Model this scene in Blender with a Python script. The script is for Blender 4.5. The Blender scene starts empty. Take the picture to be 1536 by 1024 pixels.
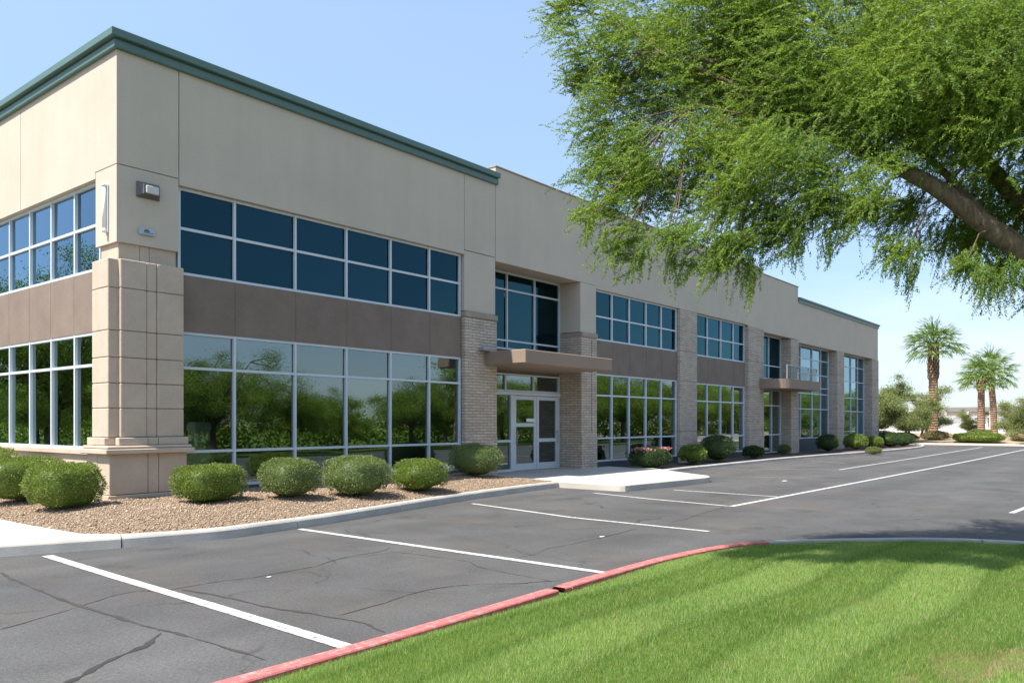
import bpy, math, random
import numpy as np
from mathutils import Vector, noise

random.seed(7)
RNG = np.random.default_rng(11)
scene = bpy.context.scene
COL = scene.collection
R = math.radians

# ---------------------------------------------------------------- helpers
def tag(o, label=None, cat=None, group=None, kind=None):
    if label: o['label'] = label
    if cat: o['category'] = cat
    if group: o['group'] = group
    if kind: o['kind'] = kind
    return o

def empty(name, loc=(0, 0, 0), rz=0.0):
    o = bpy.data.objects.new(name, None)
    o.location = loc
    o.rotation_euler = (0, 0, rz)
    o.empty_display_size = .2
    COL.objects.link(o)
    return o

def link(name, me, mats, parent=None, loc=None):
    o = bpy.data.objects.new(name, me)
    for m in (mats if isinstance(mats, (list, tuple)) else [mats]):
        me.materials.append(m)
    COL.objects.link(o)
    if parent is not None: o.parent = parent
    if loc is not None: o.location = loc
    return o

def copy_tree(o, parent=None):
    c = o.copy()
    COL.objects.link(c)
    if parent is not None:
        c.parent = parent
    for ch in list(o.children):
        copy_tree(ch, c)
    return c

class MB:
    """collects shapes into one mesh"""
    def __init__(s):
        s.v, s.f, s.m, s.sm = [], [], [], []
    def face(s, pts, m=0, smooth=False):
        b = len(s.v); s.v += [tuple(p) for p in pts]
        s.f.append(tuple(range(b, b + len(pts)))); s.m.append(m); s.sm.append(smooth)
    def box(s, x0, x1, y0, y1, z0, z1, m=0):
        b = len(s.v)
        s.v += [(x0, y0, z0), (x1, y0, z0), (x1, y1, z0), (x0, y1, z0), (x0, y0, z1), (x1, y0, z1), (x1, y1, z1), (x0, y1, z1)]
        for q in ((0, 3, 2, 1), (4, 5, 6, 7), (0, 1, 5, 4), (1, 2, 6, 5), (2, 3, 7, 6), (3, 0, 4, 7)):
            s.f.append(tuple(b + i for i in q)); s.m.append(m); s.sm.append(False)
    def bbox(s, x0, x1, y0, y1, z0, z1, c=.01, m=0):
        """box with chamfered edges"""
        c = min(c, (x1 - x0) * .45, (y1 - y0) * .45, (z1 - z0) * .45)
        b = len(s.v)
        for sx, X, xi in ((0, x0, x0 + c), (1, x1, x1 - c)):
            for sy, Y, yi in ((0, y0, y0 + c), (1, y1, y1 - c)):
                for sz, Z, zi in ((0, z0, z0 + c), (1, z1, z1 - c)):
                    s.v += [(X, yi, zi), (xi, Y, zi), (xi, yi, Z)]
        def k(sx, sy, sz, a): return b + (sx * 4 + sy * 2 + sz) * 3 + a
        F = []
        for q in (0, 1):
            F.append([k(q, 0, 0, 0), k(q, 1, 0, 0), k(q, 1, 1, 0), k(q, 0, 1, 0)])
            F.append([k(0, q, 0, 1), k(1, q, 0, 1), k(1, q, 1, 1), k(0, q, 1, 1)])
            F.append([k(0, 0, q, 2), k(1, 0, q, 2), k(1, 1, q, 2), k(0, 1, q, 2)])
        for p in (0, 1):
            for q in (0, 1):
                F.append([k(p, q, 0, 0), k(p, q, 1, 0), k(p, q, 1, 1), k(p, q, 0, 1)])
                F.append([k(p, 0, q, 0), k(p, 1, q, 0), k(p, 1, q, 2), k(p, 0, q, 2)])
                F.append([k(0, p, q, 1), k(1, p, q, 1), k(1, p, q, 2), k(0, p, q, 2)])
                for r in (0, 1):
                    F.append([k(p, q, r, 0), k(p, q, r, 1), k(p, q, r, 2)])
        cen = Vector(((x0 + x1) / 2, (y0 + y1) / 2, (z0 + z1) / 2))
        for f in F:
            P = [Vector(s.v[i]) for i in f]
            n = (P[1] - P[0]).cross(P[2] - P[0])
            mid = sum(P, Vector()) / len(P)
            if n.dot(mid - cen) < 0: f.reverse()
            s.f.append(tuple(f)); s.m.append(m); s.sm.append(False)
    def prism(s, pts, z0, z1, m=0, mt=None):
        """vertical extrusion of an xy polygon (counter-clockwise)"""
        n = len(pts)
        s.face([(x, y, z1) for x, y in pts], m if mt is None else mt)
        s.face([(x, y, z0) for x, y in reversed(pts)], m)
        for i in range(n):
            a, b = pts[i], pts[(i + 1) % n]
            s.face([(a[0], a[1], z0), (b[0], b[1], z0), (b[0], b[1], z1), (a[0], a[1], z1)], m)
    def tube(s, pts, rad, n=8, m=0, cap=True, jitter=0.0):
        pts = [Vector(p) for p in pts]
        base = len(s.v); prev = None
        for i, p in enumerate(pts):
            t = (pts[min(i + 1, len(pts) - 1)] - pts[max(i - 1, 0)]).normalized()
            if prev is None:
                a = Vector((0, 0, 1)) if abs(t.z) < .9 else Vector((1, 0, 0))
                u = t.cross(a).normalized()
            else:
                u = (prev - t * prev.dot(t)).normalized()
            prev = u; w = t.cross(u)
            for k in range(n):
                a = 2 * math.pi * k / n
                r = rad[i] * (1 + jitter * noise.noise(p * 3 + Vector((math.cos(a) * 1.3, math.sin(a) * 1.3, k * .37))))
                s.v.append(tuple(p + u * math.cos(a) * r + w * math.sin(a) * r))
        for i in range(len(pts) - 1):
            for k in range(n):
                q = base + i * n
                s.f.append((q + k, q + (k + 1) % n, q + n + (k + 1) % n, q + n + k)); s.m.append(m); s.sm.append(True)
        if cap:
            s.f.append(tuple(base + n * (len(pts) - 1) + k for k in range(n))); s.m.append(m); s.sm.append(False)
            s.f.append(tuple(base + k for k in reversed(range(n)))); s.m.append(m); s.sm.append(False)
    def build(s, name, mats, parent=None, loc=None):
        me = bpy.data.meshes.new(name)
        me.from_pydata(s.v, [], s.f)
        me.polygons.foreach_set('material_index', s.m)
        me.polygons.foreach_set('use_smooth', s.sm)
        me.update()
        return link(name, me, mats, parent, loc)

def np_mesh(name, V, F, smooth=False):
    """V (n,3), F (m,k) arrays -> mesh"""
    me = bpy.data.meshes.new(name)
    V = np.ascontiguousarray(V, dtype=np.float32); F = np.ascontiguousarray(F, dtype=np.int32)
    me.vertices.add(len(V)); me.vertices.foreach_set('co', V.ravel())
    me.loops.add(F.size); me.loops.foreach_set('vertex_index', F.ravel())
    me.polygons.add(len(F))
    me.polygons.foreach_set('loop_start', np.arange(0, F.size, F.shape[1], dtype=np.int32))
    if smooth: me.polygons.foreach_set('use_smooth', np.ones(len(F), dtype=bool))
    me.update(calc_edges=True)
    return me

def nrm(a):
    return a / np.maximum(np.linalg.norm(a, axis=1, keepdims=True), 1e-9)

def leaf_tris(P, D, L, W):
    """one slim triangle per leaf"""
    n = len(P)
    S = nrm(np.cross(D, RNG.normal(size=(n, 3))))
    L = np.asarray(L).reshape(-1, 1); W = np.asarray(W).reshape(-1, 1)
    V = np.stack([P - S * W * .5, P + S * W * .5, P + D * L], 1).reshape(-1, 3)
    return V, np.arange(3 * n).reshape(-1, 3)

def leaf_quads(P, D, L, W):
    """one rhombic leaf per point"""
    n = len(P)
    S = nrm(np.cross(D, RNG.normal(size=(n, 3))))
    L = np.asarray(L).reshape(-1, 1); W = np.asarray(W).reshape(-1, 1)
    V = np.stack([P, P + D * L * .45 + S * W * .5, P + D * L, P + D * L * .45 - S * W * .5], 1).reshape(-1, 3)
    return V, np.arange(4 * n).reshape(-1, 4)

def smooth_curve(pts, per=6):
    """Catmull-Rom through xy points"""
    out = []
    n = len(pts)
    for i in range(n - 1):
        p0, p1, p2, p3 = pts[max(i - 1, 0)], pts[i], pts[i + 1], pts[min(i + 2, n - 1)]
        for k in range(per):
            t = k / per
            out.append(tuple(.5 * (2 * p1[a] + (p2[a] - p0[a]) * t + (2 * p0[a] - 5 * p1[a] + 4 * p2[a] - p3[a]) * t * t
                                   + (3 * p1[a] - p0[a] - 3 * p2[a] + p3[a]) * t ** 3) for a in range(len(p1))))
    out.append(tuple(pts[-1]))
    return out

# ---------------------------------------------------------------- materials
class NT:
    def __init__(s, name):
        s.mat = bpy.data.materials.new(name); s.mat.use_nodes = True
        s.t = s.mat.node_tree; s.t.nodes.clear()
        s.out = s.t.nodes.new('ShaderNodeOutputMaterial')
    def n(s, typ, **kw):
        nd = s.t.nodes.new('ShaderNode' + typ)
        for k, v in kw.items():
            if k in nd.inputs.keys() if isinstance(k, str) else False:
                nd.inputs[k].default_value = v
            else:
                setattr(nd, k, v)
        return nd
    def l(s, a, b): s.t.links.new(a, b)
    def coord(s, scale=(1, 1, 1)):
        tc = s.n('TexCoord'); mp = s.n('Mapping'); mp.inputs['Scale'].default_value = scale
        s.l(tc.outputs['Object'], mp.inputs['Vector']); return mp.outputs[0]
    def noise(s, vec, scale, detail=4, rough=.6, dist=0.0):
        nd = s.n('TexNoise'); nd.inputs['Scale'].default_value = scale; nd.inputs['Detail'].default_value = detail
        nd.inputs['Roughness'].default_value = rough; nd.inputs['Distortion'].default_value = dist
        s.l(vec, nd.inputs['Vector']); return nd.outputs['Fac']
    def ramp(s, fac, stops):
        r = s.n('ValToRGB'); e = r.color_ramp.elements
        while len(e) < len(stops): e.new(.5)
        for i, (p, c) in enumerate(stops):
            e[i].position = p; e[i].color = (c, c, c, 1) if isinstance(c, (int, float)) else (*c, 1)
        s.l(fac, r.inputs['Fac']); return r.outputs['Color']
    def mix(s, fac, a, b, mode='MIX'):
        m = s.n('Mix'); m.data_type = 'RGBA'; m.blend_type = mode
        for src, i in ((fac, 0), (a, 6), (b, 7)):
            if isinstance(src, (int, float)): m.inputs[i].default_value = src
            elif isinstance(src, tuple): m.inputs[i].default_value = (*src, 1)
            else: s.l(src, m.inputs[i])
        return m.outputs[2]
    def math(s, op, a, b=0.0):
        m = s.n('Math'); m.operation = op
        for i, q in enumerate((a, b)):
            if isinstance(q, (int, float)): m.inputs[i].default_value = q
            else: s.l(q, m.inputs[i])
        return m.outputs[0]
    def bump(s, h, strength, dist):
        b = s.n('Bump'); b.inputs['Strength'].default_value = strength; b.inputs['Distance'].default_value = dist
        s.l(h, b.inputs['Height']); return b.outputs[0]
    def pbsdf(s, col, rough=.8, metal=0.0, normal=None, spec=.5):
        p = s.n('BsdfPrincipled')
        if isinstance(col, tuple): p.inputs['Base Color'].default_value = (*col, 1)
        else: s.l(col, p.inputs['Base Color'])
        if isinstance(rough, (int, float)): p.inputs['Roughness'].default_value = rough
        else: s.l(rough, p.inputs['Roughness'])
        p.inputs['Metallic'].default_value = metal
        p.inputs['Specular IOR Level'].default_value = spec
        if normal is not None: s.l(normal, p.inputs['Normal'])
        return p.outputs[0]
    def done(s, sh):
        s.l(sh, s.out.inputs['Surface']); return s.mat

def sc(c, k): return tuple(v * k for v in c)

def mat_rough(name, c, grain=60, var=.12, big=.9, bigvar=.12, bump=.25, dist=.004, rough=.9, spec=.3, streak=False):
    m = NT(name); v = m.coord()
    f = m.noise(v, grain, 3, .7)
    b = m.noise(v, big, 5, .6)
    col = m.mix(f, sc(c, 1 - var), sc(c, 1 + var))
    col = m.mix(1.0, col, m.ramp(b, [(.25, 1 - bigvar), (.75, 1 + bigvar * .6)]), 'MULTIPLY')
    if streak:
        vs = m.coord((1.5, 1.5, .12)); g = m.noise(vs, 2.2, 4, .6)
        col = m.mix(1.0, col, m.ramp(g, [(.35, .975), (.6, 1.01)]), 'MULTIPLY')
    return m.done(m.pbsdf(col, rough, 0, m.bump(f, bump, dist), spec))

M = {}
M['stucco'] = mat_rough('stucco', (.545, .465, .37), 38, .17, .7, .08, .5, .006, .92, .2, True)
M['spandrel'] = mat_rough('spandrel', (.225, .174, .138), 30, .17, 1.6, .16, .4, .005, .9, .2)
M['stone'] = mat_rough('stone', (.53, .425, .325), 22, .12, 3, .12, .5, .008, .9, .2)
M['cap_stone'] = mat_rough('cap_stone', (.36, .29, .225), 30, .15, 4, .15, .5, .008, .9, .2)
M['canopy'] = mat_rough('canopy', (.29, .215, .16), 50, .08, 1, .08, .3, .004, .85, .3)
M['concrete'] = mat_rough('concrete', (.50, .46, .40), 70, .1, .9, .16, .3, .003, .9, .3)
M['kerb'] = mat_rough('kerb', (.46, .43, .38), 50, .16, 1.4, .22, .5, .005, .9, .25)
M['dark_base'] = mat_rough('dark_base', (.06, .07, .075), 30, .1, 1, .1, .2, .003, .7, .3)
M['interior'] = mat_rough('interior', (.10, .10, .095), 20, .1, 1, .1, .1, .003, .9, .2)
M['mulch'] = mat_rough('mulch', (.13, .10, .08), 25, .35, 1.2, .2, .8, .02, .95, .1)
M['roof'] = mat_rough('roof', (.35, .34, .32), 10, .1, 1, .1, .1, .003, .9, .2)
M['white_wall'] = mat_rough('white_wall', (.66, .62, .56), 20, .06, .5, .08, .2, .004, .9, .2)
M['grey_roof'] = mat_rough('grey_roof', (.22, .21, .20), 20, .1, .5, .1, .2, .004, .9, .2)
M['plain_white'] = mat_rough('plain_white', (.78, .78, .76), 40, .04, 2, .05, .1, .002, .6, .4)
M['green_metal'] = mat_rough('green_metal', (.092, .165, .142), 25, .05, .8, .10, .1, .002, .45, .45, True)
M['alu'] = mat_rough('alu', (.58, .62, .65), 40, .04, 1, .06, .05, .001, .42, .5)
M['alu_dark'] = mat_rough('alu_dark', (.30, .31, .32), 40, .04, 1, .06, .05, .001, .4, .5)
M['bronze'] = mat_rough('bronze', (.11, .10, .095), 40, .06, 1, .06, .1, .001, .45, .5)
M['plaque'] = mat_rough('plaque', (.36, .46, .52), 40, .04, 6, .06, .05, .001, .35, .5)
M['black'] = mat_rough('black', (.02, .02, .022), 40, .1, 1, .1, .1, .001, .5, .4)
M['desk'] = mat_rough('desk', (.33, .25, .18), 30, .1, 1, .1, .1, .001, .5, .4)

def mat_lens():
    m = NT('lens'); v = m.coord((1, 1, 1)); w = m.n('TexWave'); w.inputs['Scale'].default_value = 60
    m.l(v, w.inputs['Vector'])
    return m.done(m.pbsdf((.55, .53, .49), .25, 0, m.bump(w.outputs['Fac'], .2, .002), .6))
M['lens'] = mat_lens()

def mat_brick():
    m = NT('split_face_brick'); tc = m.n('TexCoord'); sp = m.n('SeparateXYZ'); m.l(tc.outputs['Object'], sp.inputs[0])
    u = m.math('ADD', sp.outputs['X'], sp.outputs['Y'])
    cb = m.n('CombineXYZ'); m.l(u, cb.inputs[0]); m.l(sp.outputs['Z'], cb.inputs[1])
    nv = m.noise(tc.outputs['Object'], 5, 3)
    wob = m.n('VectorMath'); wob.operation = 'MULTIPLY_ADD'
    cc = m.n('CombineXYZ'); m.l(nv, cc.inputs[0]); m.l(nv, cc.inputs[1])
    m.l(cc.outputs[0], wob.inputs[0]); wob.inputs[1].default_value = (.03, .02, 0); m.l(cb.outputs[0], wob.inputs[2])
    b = m.n('TexBrick'); m.l(wob.outputs[0], b.inputs['Vector'])
    b.inputs['Scale'].default_value = 1; b.inputs['Brick Width'].default_value = .30; b.inputs['Row Height'].default_value = .076
    b.inputs['Mortar Size'].default_value = .006; b.inputs['Mortar Smooth'].default_value = .3; b.inputs['Bias'].default_value = 0
    b.inputs['Color1'].default_value = (.64, .535, .425, 1); b.inputs['Color2'].default_value = (.52, .42, .33, 1)
    b.inputs['Mortar'].default_value = (.21, .17, .135, 1)
    f = m.noise(tc.outputs['Object'], 28, 5, .7); g = m.noise(tc.outputs['Object'], 1.3, 3)
    col = m.mix(1.0, b.outputs['Color'], m.ramp(f, [(.3, .62), (.7, 1.22)]), 'MULTIPLY')
    col = m.mix(1.0, col, m.ramp(g, [(.3, .9), (.7, 1.06)]), 'MULTIPLY')
    h = m.math('SUBTRACT', m.math('MULTIPLY', f, .8), b.outputs['Fac'])
    return m.done(m.pbsdf(col, .92, 0, m.bump(h, .9, .018), .2))
M['brick'] = mat_brick()

def mat_asphalt():
    m = NT('asphalt'); v = m.coord()
    fine = m.noise(v, 160, 2, .8); med = m.noise(v, 28, 4, .7); big = m.noise(v, .28, 6, .62, .6); blot = m.noise(v, .9, 5, .6, .5)
    col = m.mix(fine, (.050, .0488, .0472), (.134, .130, .124))
    col = m.mix(1.0, col, m.ramp(med, [(.3, .80), (.7, 1.18)]), 'MULTIPLY')
    col = m.mix(1.0, col, m.ramp(big, [(.3, .82), (.5, .98), (.7, 1.12)]), 'MULTIPLY')
    col = m.mix(1.0, col, m.ramp(blot, [(.3, .80), (.55, 1.0), (.75, 1.12)]), 'MULTIPLY')
    # brown dusty stains
    st = m.ramp(m.noise(v, .45, 4, .55, 1.0), [(.52, 0.0), (.70, .4)])
    col = m.mix(st, col, (.105, .085, .066))
    g2 = m.noise(v, 48, 3, .8)
    col = m.mix(1.0, col, m.ramp(g2, [(.3, .72), (.5, 1.0), (.72, 1.38)]), 'MULTIPLY')
    wv = m.n('VectorMath'); wv.operation = 'MULTIPLY_ADD'; wn = m.n('TexNoise'); wn.inputs['Scale'].default_value = 1.1; wn.inputs['Detail'].default_value = 5
    m.l(v, wn.inputs['Vector']); m.l(wn.outputs['Color'], wv.inputs[0]); wv.inputs[1].default_value = (1.1, 1.1, 0); m.l(v, wv.inputs[2])
    vo2 = m.n('TexVoronoi'); vo2.feature = 'DISTANCE_TO_EDGE'; vo2.inputs['Scale'].default_value = .42; m.l(wv.outputs[0], vo2.inputs['Vector'])
    hair = m.math('MULTIPLY', m.ramp(vo2.outputs['Distance'], [(.0025, 1.0), (.0085, 0.0)]), m.ramp(m.noise(v, .5, 3), [(.46, 0.0), (.6, .75)]))
    col = m.mix(hair, col, (.026, .024, .022))
    vo3 = m.n('TexVoronoi'); vo3.inputs['Scale'].default_value = .55; vo3.inputs['Randomness'].default_value = 1; m.l(wv.outputs[0], vo3.inputs['Vector'])
    oil = m.math('MULTIPLY', m.ramp(vo3.outputs['Distance'], [(.03, .7), (.22, 0.0)]), m.ramp(m.noise(v, 3.0, 4), [(.4, 0.2), (.6, 1.0)]))
    col = m.mix(oil, col, (.035, .033, .031))
    # worn wheel lanes along the drive
    vw = m.coord((.05, .75, 1)); lane = m.noise(vw, 1.0, 3, .5)
    col = m.mix(1.0, col, m.ramp(lane, [(.35, .88), (.65, 1.1)]), 'MULTIPLY')
    sp = m.n('TexVoronoi'); sp.inputs['Scale'].default_value = 75; m.l(v, sp.inputs['Vector'])
    peb = m.ramp(sp.outputs['Distance'], [(.05, 1.0), (.22, 0.0)])
    col = m.mix(m.math('MULTIPLY', peb, .5), col, (.20, .19, .17))
    h = m.math('ADD', fine, m.math('MULTIPLY', med, .8))
    return m.done(m.pbsdf(col, .88, 0, m.bump(m.math('ADD', h, m.math('MULTIPLY', g2, 1.5)), .6, .007), .3))
M['asphalt'] = mat_asphalt()
M['crack'] = mat_rough('crack_sealant', (.042, .038, .034), 60, .3, 3, .3, .3, .003, .8, .3)
M['stain'] = mat_rough('old_sealant', (.056, .049, .042), 30, .4, 4, .3, .3, .003, .85, .3)

def mat_paint(name, c, under, wear):
    m = NT(name); v = m.coord()
    f = m.noise(v, 14, 6, .75); g = m.noise(v, 90, 2, .7)
    w = m.ramp(m.math('ADD', m.math('MULTIPLY', f, .75), m.math('MULTIPLY', g, .25)), [(wear, 1.0), (wear + .1, 0.0)])
    col = m.mix(w, m.mix(m.noise(v, 2.5, 4), sc(c, .86), sc(c, 1.05)), under)
    return m.done(m.pbsdf(col, .8, 0, m.bump(g, .3, .003), .3))
M['line_paint'] = mat_paint('line_paint', (.52, .51, .48), (.19, .185, .175), .405)
M['thin_paint'] = mat_paint('thin_paint', (.42, .41, .385), (.13, .125, .12), .45)
M['red_paint'] = mat_paint('red_paint', (.50, .125, .115), (.42, .25, .22), .40)

def mat_ground():
    m = NT('dry_dirt'); v = m.coord()
    f = m.noise(v, 18, 5, .7); b = m.noise(v, .12, 5, .6)
    col = m.mix(f, (.27, .195, .13), (.42, .32, .225))
    col = m.mix(m.ramp(b, [(.45, 0.0), (.65, .6)]), col, (.22, .2, .1))
    return m.done(m.pbsdf(col, .95, 0, m.bump(f, .5, .03), .1))
M['dirt'] = mat_ground()

def mat_gravel_bed():
    m = NT('gravel_bed'); v = m.coord()
    vo = m.n('TexVoronoi'); vo.inputs['Scale'].default_value = 38; m.l(v, vo.inputs['Vector'])
    f = m.noise(v, 60, 3)
    col = m.ramp(vo.outputs['Color'], [(.1, (.19, .13, .085)), (.5, (.285, .203, .135)), (.9, (.38, .28, .195))])
    col = m.mix(1.0, col, m.ramp(f, [(.3, .8), (.7, 1.1)]), 'MULTIPLY')
    return m.done(m.pbsdf(col, .95, 0, m.bump(vo.outputs['Distance'], .8, .02), .15))
M['gravel_bed'] = mat_gravel_bed()

def mat_island(name, stops, rough=.9, spec=.2, trans=None, tr=.35, patch=None):
    """colour varies from piece to piece (leaf, blade, stone); leaves let some light through"""
    m = NT(name); g = m.n('NewGeometry')
    col = m.ramp(g.outputs['Random Per Island'], stops)
    if patch:
        scale, lo, hi = patch
        v = m.coord(); b = m.noise(v, scale, 3)
        col = m.mix(1.0, col, m.ramp(b, [(.3, lo), (.7, hi)]), 'MULTIPLY')
    p = m.pbsdf(col, rough, 0, None, spec)
    if trans is None: return m.done(p)
    t = m.n('BsdfTranslucent')
    m.l(m.mix(1.0, col, trans, 'MULTIPLY'), t.inputs['Color'])
    mx = m.n('MixShader'); mx.inputs[0].default_value = tr
    m.l(p, mx.inputs[1]); m.l(t.outputs[0], mx.inputs[2])
    return m.done(mx.outputs[0])
M['stones'] = mat_island('gravel_stones', [(0, (.17, .115, .074)), (.4, (.285, .203, .135)), (.75, (.385, .285, .197)), (1, (.49, .40, .30))])
M['mesquite'] = mat_island('mesquite_leaf', [(0, (.10, .178, .03)), (.45, (.175, .275, .048)), (.85, (.265, .355, .088)), (1, (.40, .43, .22))], .6, .35, (1.28, 1.26, .7), .56, (.9, (.85, .9, .9), (1.12, 1.08, .85)))
M['tree_leaf'] = mat_island('tree_leaf', [(0, (.12, .20, .025)), (.5, (.21, .30, .04)), (1, (.30, .37, .07))], .6, .3, (1.3, 1.3, .6), .35, (.7, .85, 1.12))
M['pale_leaf'] = mat_island('pale_leaf', [(0, (.12, .165, .05)), (.5, (.21, .25, .09)), (1, (.31, .33, .15))], .7, .2, (1.3, 1.25, .7), .35, (.7, .85, 1.12))
M['box_leaf'] = mat_island('boxwood_leaf', [(0, (.085, .14, .022)), (.5, (.165, .235, .04)), (.9, (.26, .32, .07)), (1, (.36, .40, .15))], .5, .35, (1.3, 1.25, .6), .3, (3, .85, 1.12))
M['grey_box_leaf'] = mat_island('grey_boxwood_leaf', [(0, (.10, .15, .045)), (.5, (.175, .235, .075)), (.9, (.27, .325, .12)), (1, (.40, .43, .23))], .5, .35, (1.3, 1.25, .6), .3, (3, .85, 1.12))
M['dark_leaf'] = mat_island('dark_shrub_leaf', [(0, (.03, .06, .016)), (.6, (.055, .095, .022)), (1, (.10, .14, .04))], .5, .35, (1.2, 1.25, .6), .25, (3, .85, 1.12))
M['dry_leaf'] = mat_island('dry_scrub_leaf', [(0, (.16, .14, .07)), (.6, (.25, .22, .11)), (1, (.33, .28, .16))], .8, .1, (1.2, 1.2, .7), .25)
M['flower'] = mat_island('pink_flower', [(0, (.50, .13, .16)), (.5, (.62, .28, .28)), (1, (.72, .48, .45))], .7, .2, (1.2, 1, 1), .3)
M['palm_leaf'] = mat_island('palm_leaf', [(0, (.08, .15, .03)), (.5, (.15, .24, .05)), (1, (.25, .33, .09))], .5, .4, (1.3, 1.3, .6), .3)
M['dead_frond'] = mat_island('dead_frond', [(0, (.16, .10, .06)), (1, (.30, .21, .13))], .9, .1)

def mat_bark(name, a, b, scale=(6, 6, 1.4)):
    m = NT(name); v = m.coord(scale); f = m.noise(v, 3, 6, .7, .8)
    col = m.ramp(f, [(.3, a), (.7, b)])
    return m.done(m.pbsdf(col, .95, 0, m.bump(f, .9, .03), .15))
M['bark'] = mat_bark('mesquite_bark', (.09, .06, .045), (.26, .19, .145))
M['bark_pale'] = mat_bark('pale_bark', (.18, .14, .11), (.40, .33, .27))
def mat_palm_trunk():
    m = NT('palm_trunk'); v = m.coord((1, 1, 1)); w = m.n('TexWave'); w.bands_direction = 'Z'
    w.inputs['Scale'].default_value = 1.6; w.inputs['Distortion'].default_value = 3; w.inputs['Detail'].default_value = 3
    m.l(v, w.inputs['Vector']); f = m.noise(v, 5, 5, .7)
    col = m.mix(1.0, m.ramp(w.outputs['Fac'], [(.1, (.22, .125, .08)), (.8, (.40, .25, .17))]), m.ramp(f, [(.3, .8), (.7, 1.15)]), 'MULTIPLY')
    return m.done(m.pbsdf(col, .95, 0, m.bump(w.outputs['Fac'], .7, .06), .1))
M['palm_trunk'] = mat_palm_trunk()

def mat_soil_lawn():
    m = NT('lawn_soil'); v = m.coord(); f = m.noise(v, 40, 4); b = m.noise(v, 1.2, 4)
    col = m.mix(f, (.06, .11, .018), (.13, .18, .04))
    return m.done(m.pbsdf(col, .95, 0, m.bump(f, .6, .02), .1))
M['lawn_soil'] = mat_soil_lawn()
M['bare_earth'] = mat_rough('bare_earth', (.22, .165, .095), 60, .3, 6, .3, .6, .01, .95, .1)

def mat_blades(name='grass_blade', stops=None):
    m = NT(name); g = m.n('NewGeometry'); v = m.coord()
    col = m.ramp(g.outputs['Random Per Island'], stops or [(0, (.10, .20, .033)), (.5, (.17, .298, .06)), (.84, (.25, .35, .09)), (.94, (.40, .41, .19)), (1, (.50, .46, .27))])
    b = m.noise(v, 1.1, 4, .6)
    col = m.mix(m.ramp(b, [(.55, 0.0), (.75, .35)]), col, (.30, .30, .10))
    p = m.pbsdf(col, .55, 0, None, .35); t = m.n('BsdfTranslucent'); m.l(m.mix(1.0, col, (1.3, 1.25, .6), 'MULTIPLY'), t.inputs['Color'])
    mx = m.n('MixShader'); mx.inputs[0].default_value = .4; m.l(p, mx.inputs[1]); m.l(t.outputs[0], mx.inputs[2])
    return m.done(mx.outputs[0])
M['blades'] = mat_blades()
M['pale_blades'] = mat_blades('pale_grass_blade', [(0, (.18, .305, .06)), (.5, (.262, .39, .09)), (.85, (.345, .44, .14)), (1, (.52, .50, .28))])
M['dry_blades'] = mat_blades('dry_grass_blade', [(0, (.24, .19, .09)), (.5, (.36, .28, .15)), (1, (.52, .43, .26))])

def mat_glass(name, refl_tint, trans, base, k, ior=1.5):
    m = NT(name); v = m.coord()
    fr = m.n('Fresnel'); fr.inputs['IOR'].default_value = ior
    nb = m.bump(m.noise(v, .55, 2, .4), .06, .05)
    fac = m.math('MINIMUM', m.math('ADD', m.math('MULTIPLY', fr.outputs[0], k), base), .95)
    gi = m.n('NewGeometry'); gl = m.n('BsdfGlossy'); gl.inputs['Roughness'].default_value = .0
    m.l(m.mix(gi.outputs['Random Per Island'], sc(refl_tint, .86), sc(refl_tint, 1.14)), gl.inputs['Color'])
    m.l(nb, gl.inputs['Normal'])
    tr = m.n('BsdfTransparent'); tr.inputs['Color'].default_value = (*trans, 1)
    mx = m.n('MixShader'); m.l(fac, mx.inputs[0]); m.l(tr.outputs[0], mx.inputs[1]); m.l(gl.outputs[0], mx.inputs[2])
    return m.done(mx.outputs[0])
M['glass_up'] = mat_glass('upper_glass', (.14, .37, .46), (.12, .17, .19), .035, 1.8)
M['glass'] = mat_glass('lower_glass', (.72, .88, .90), (.30, .36, .36), .15, 1.9)
M['clear_glass'] = mat_glass('rail_glass', (.5, .6, .65), (.50, .54, .54), .03, .35)
M['glass_side'] = mat_glass('side_glass', (.52, .74, .90), (.20, .26, .28), .12, 1.9)
M['glass_wing'] = mat_glass('wing_glass', (.50, .72, .84), (.30, .36, .36), .12, 1.9)

# ---------------------------------------------------------------- sky, sun, camera
SUN_EL, SUN_AZ = R(59), R(16)          # the sun stands to the left, a little behind the long front
sd = Vector((-math.cos(SUN_AZ) * math.cos(SUN_EL), math.sin(SUN_AZ) * math.cos(SUN_EL), math.sin(SUN_EL)))
W = bpy.data.worlds.new('World'); scene.world = W; W.use_nodes = True
wt = W.node_tree; wt.nodes.clear()
wo = wt.nodes.new('ShaderNodeOutputWorld'); bg = wt.nodes.new('ShaderNodeBackground'); sky = wt.nodes.new('ShaderNodeTexSky')
sky.sky_type = 'NISHITA'; sky.sun_disc = False
sky.sun_elevation = SUN_EL; sky.sun_rotation = math.atan2(sd.x, sd.y)
sky.air_density = 1.0; sky.dust_density = .5; sky.ozone_density = 1.3; sky.altitude = 400
bg.inputs['Strength'].default_value = .15
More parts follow.
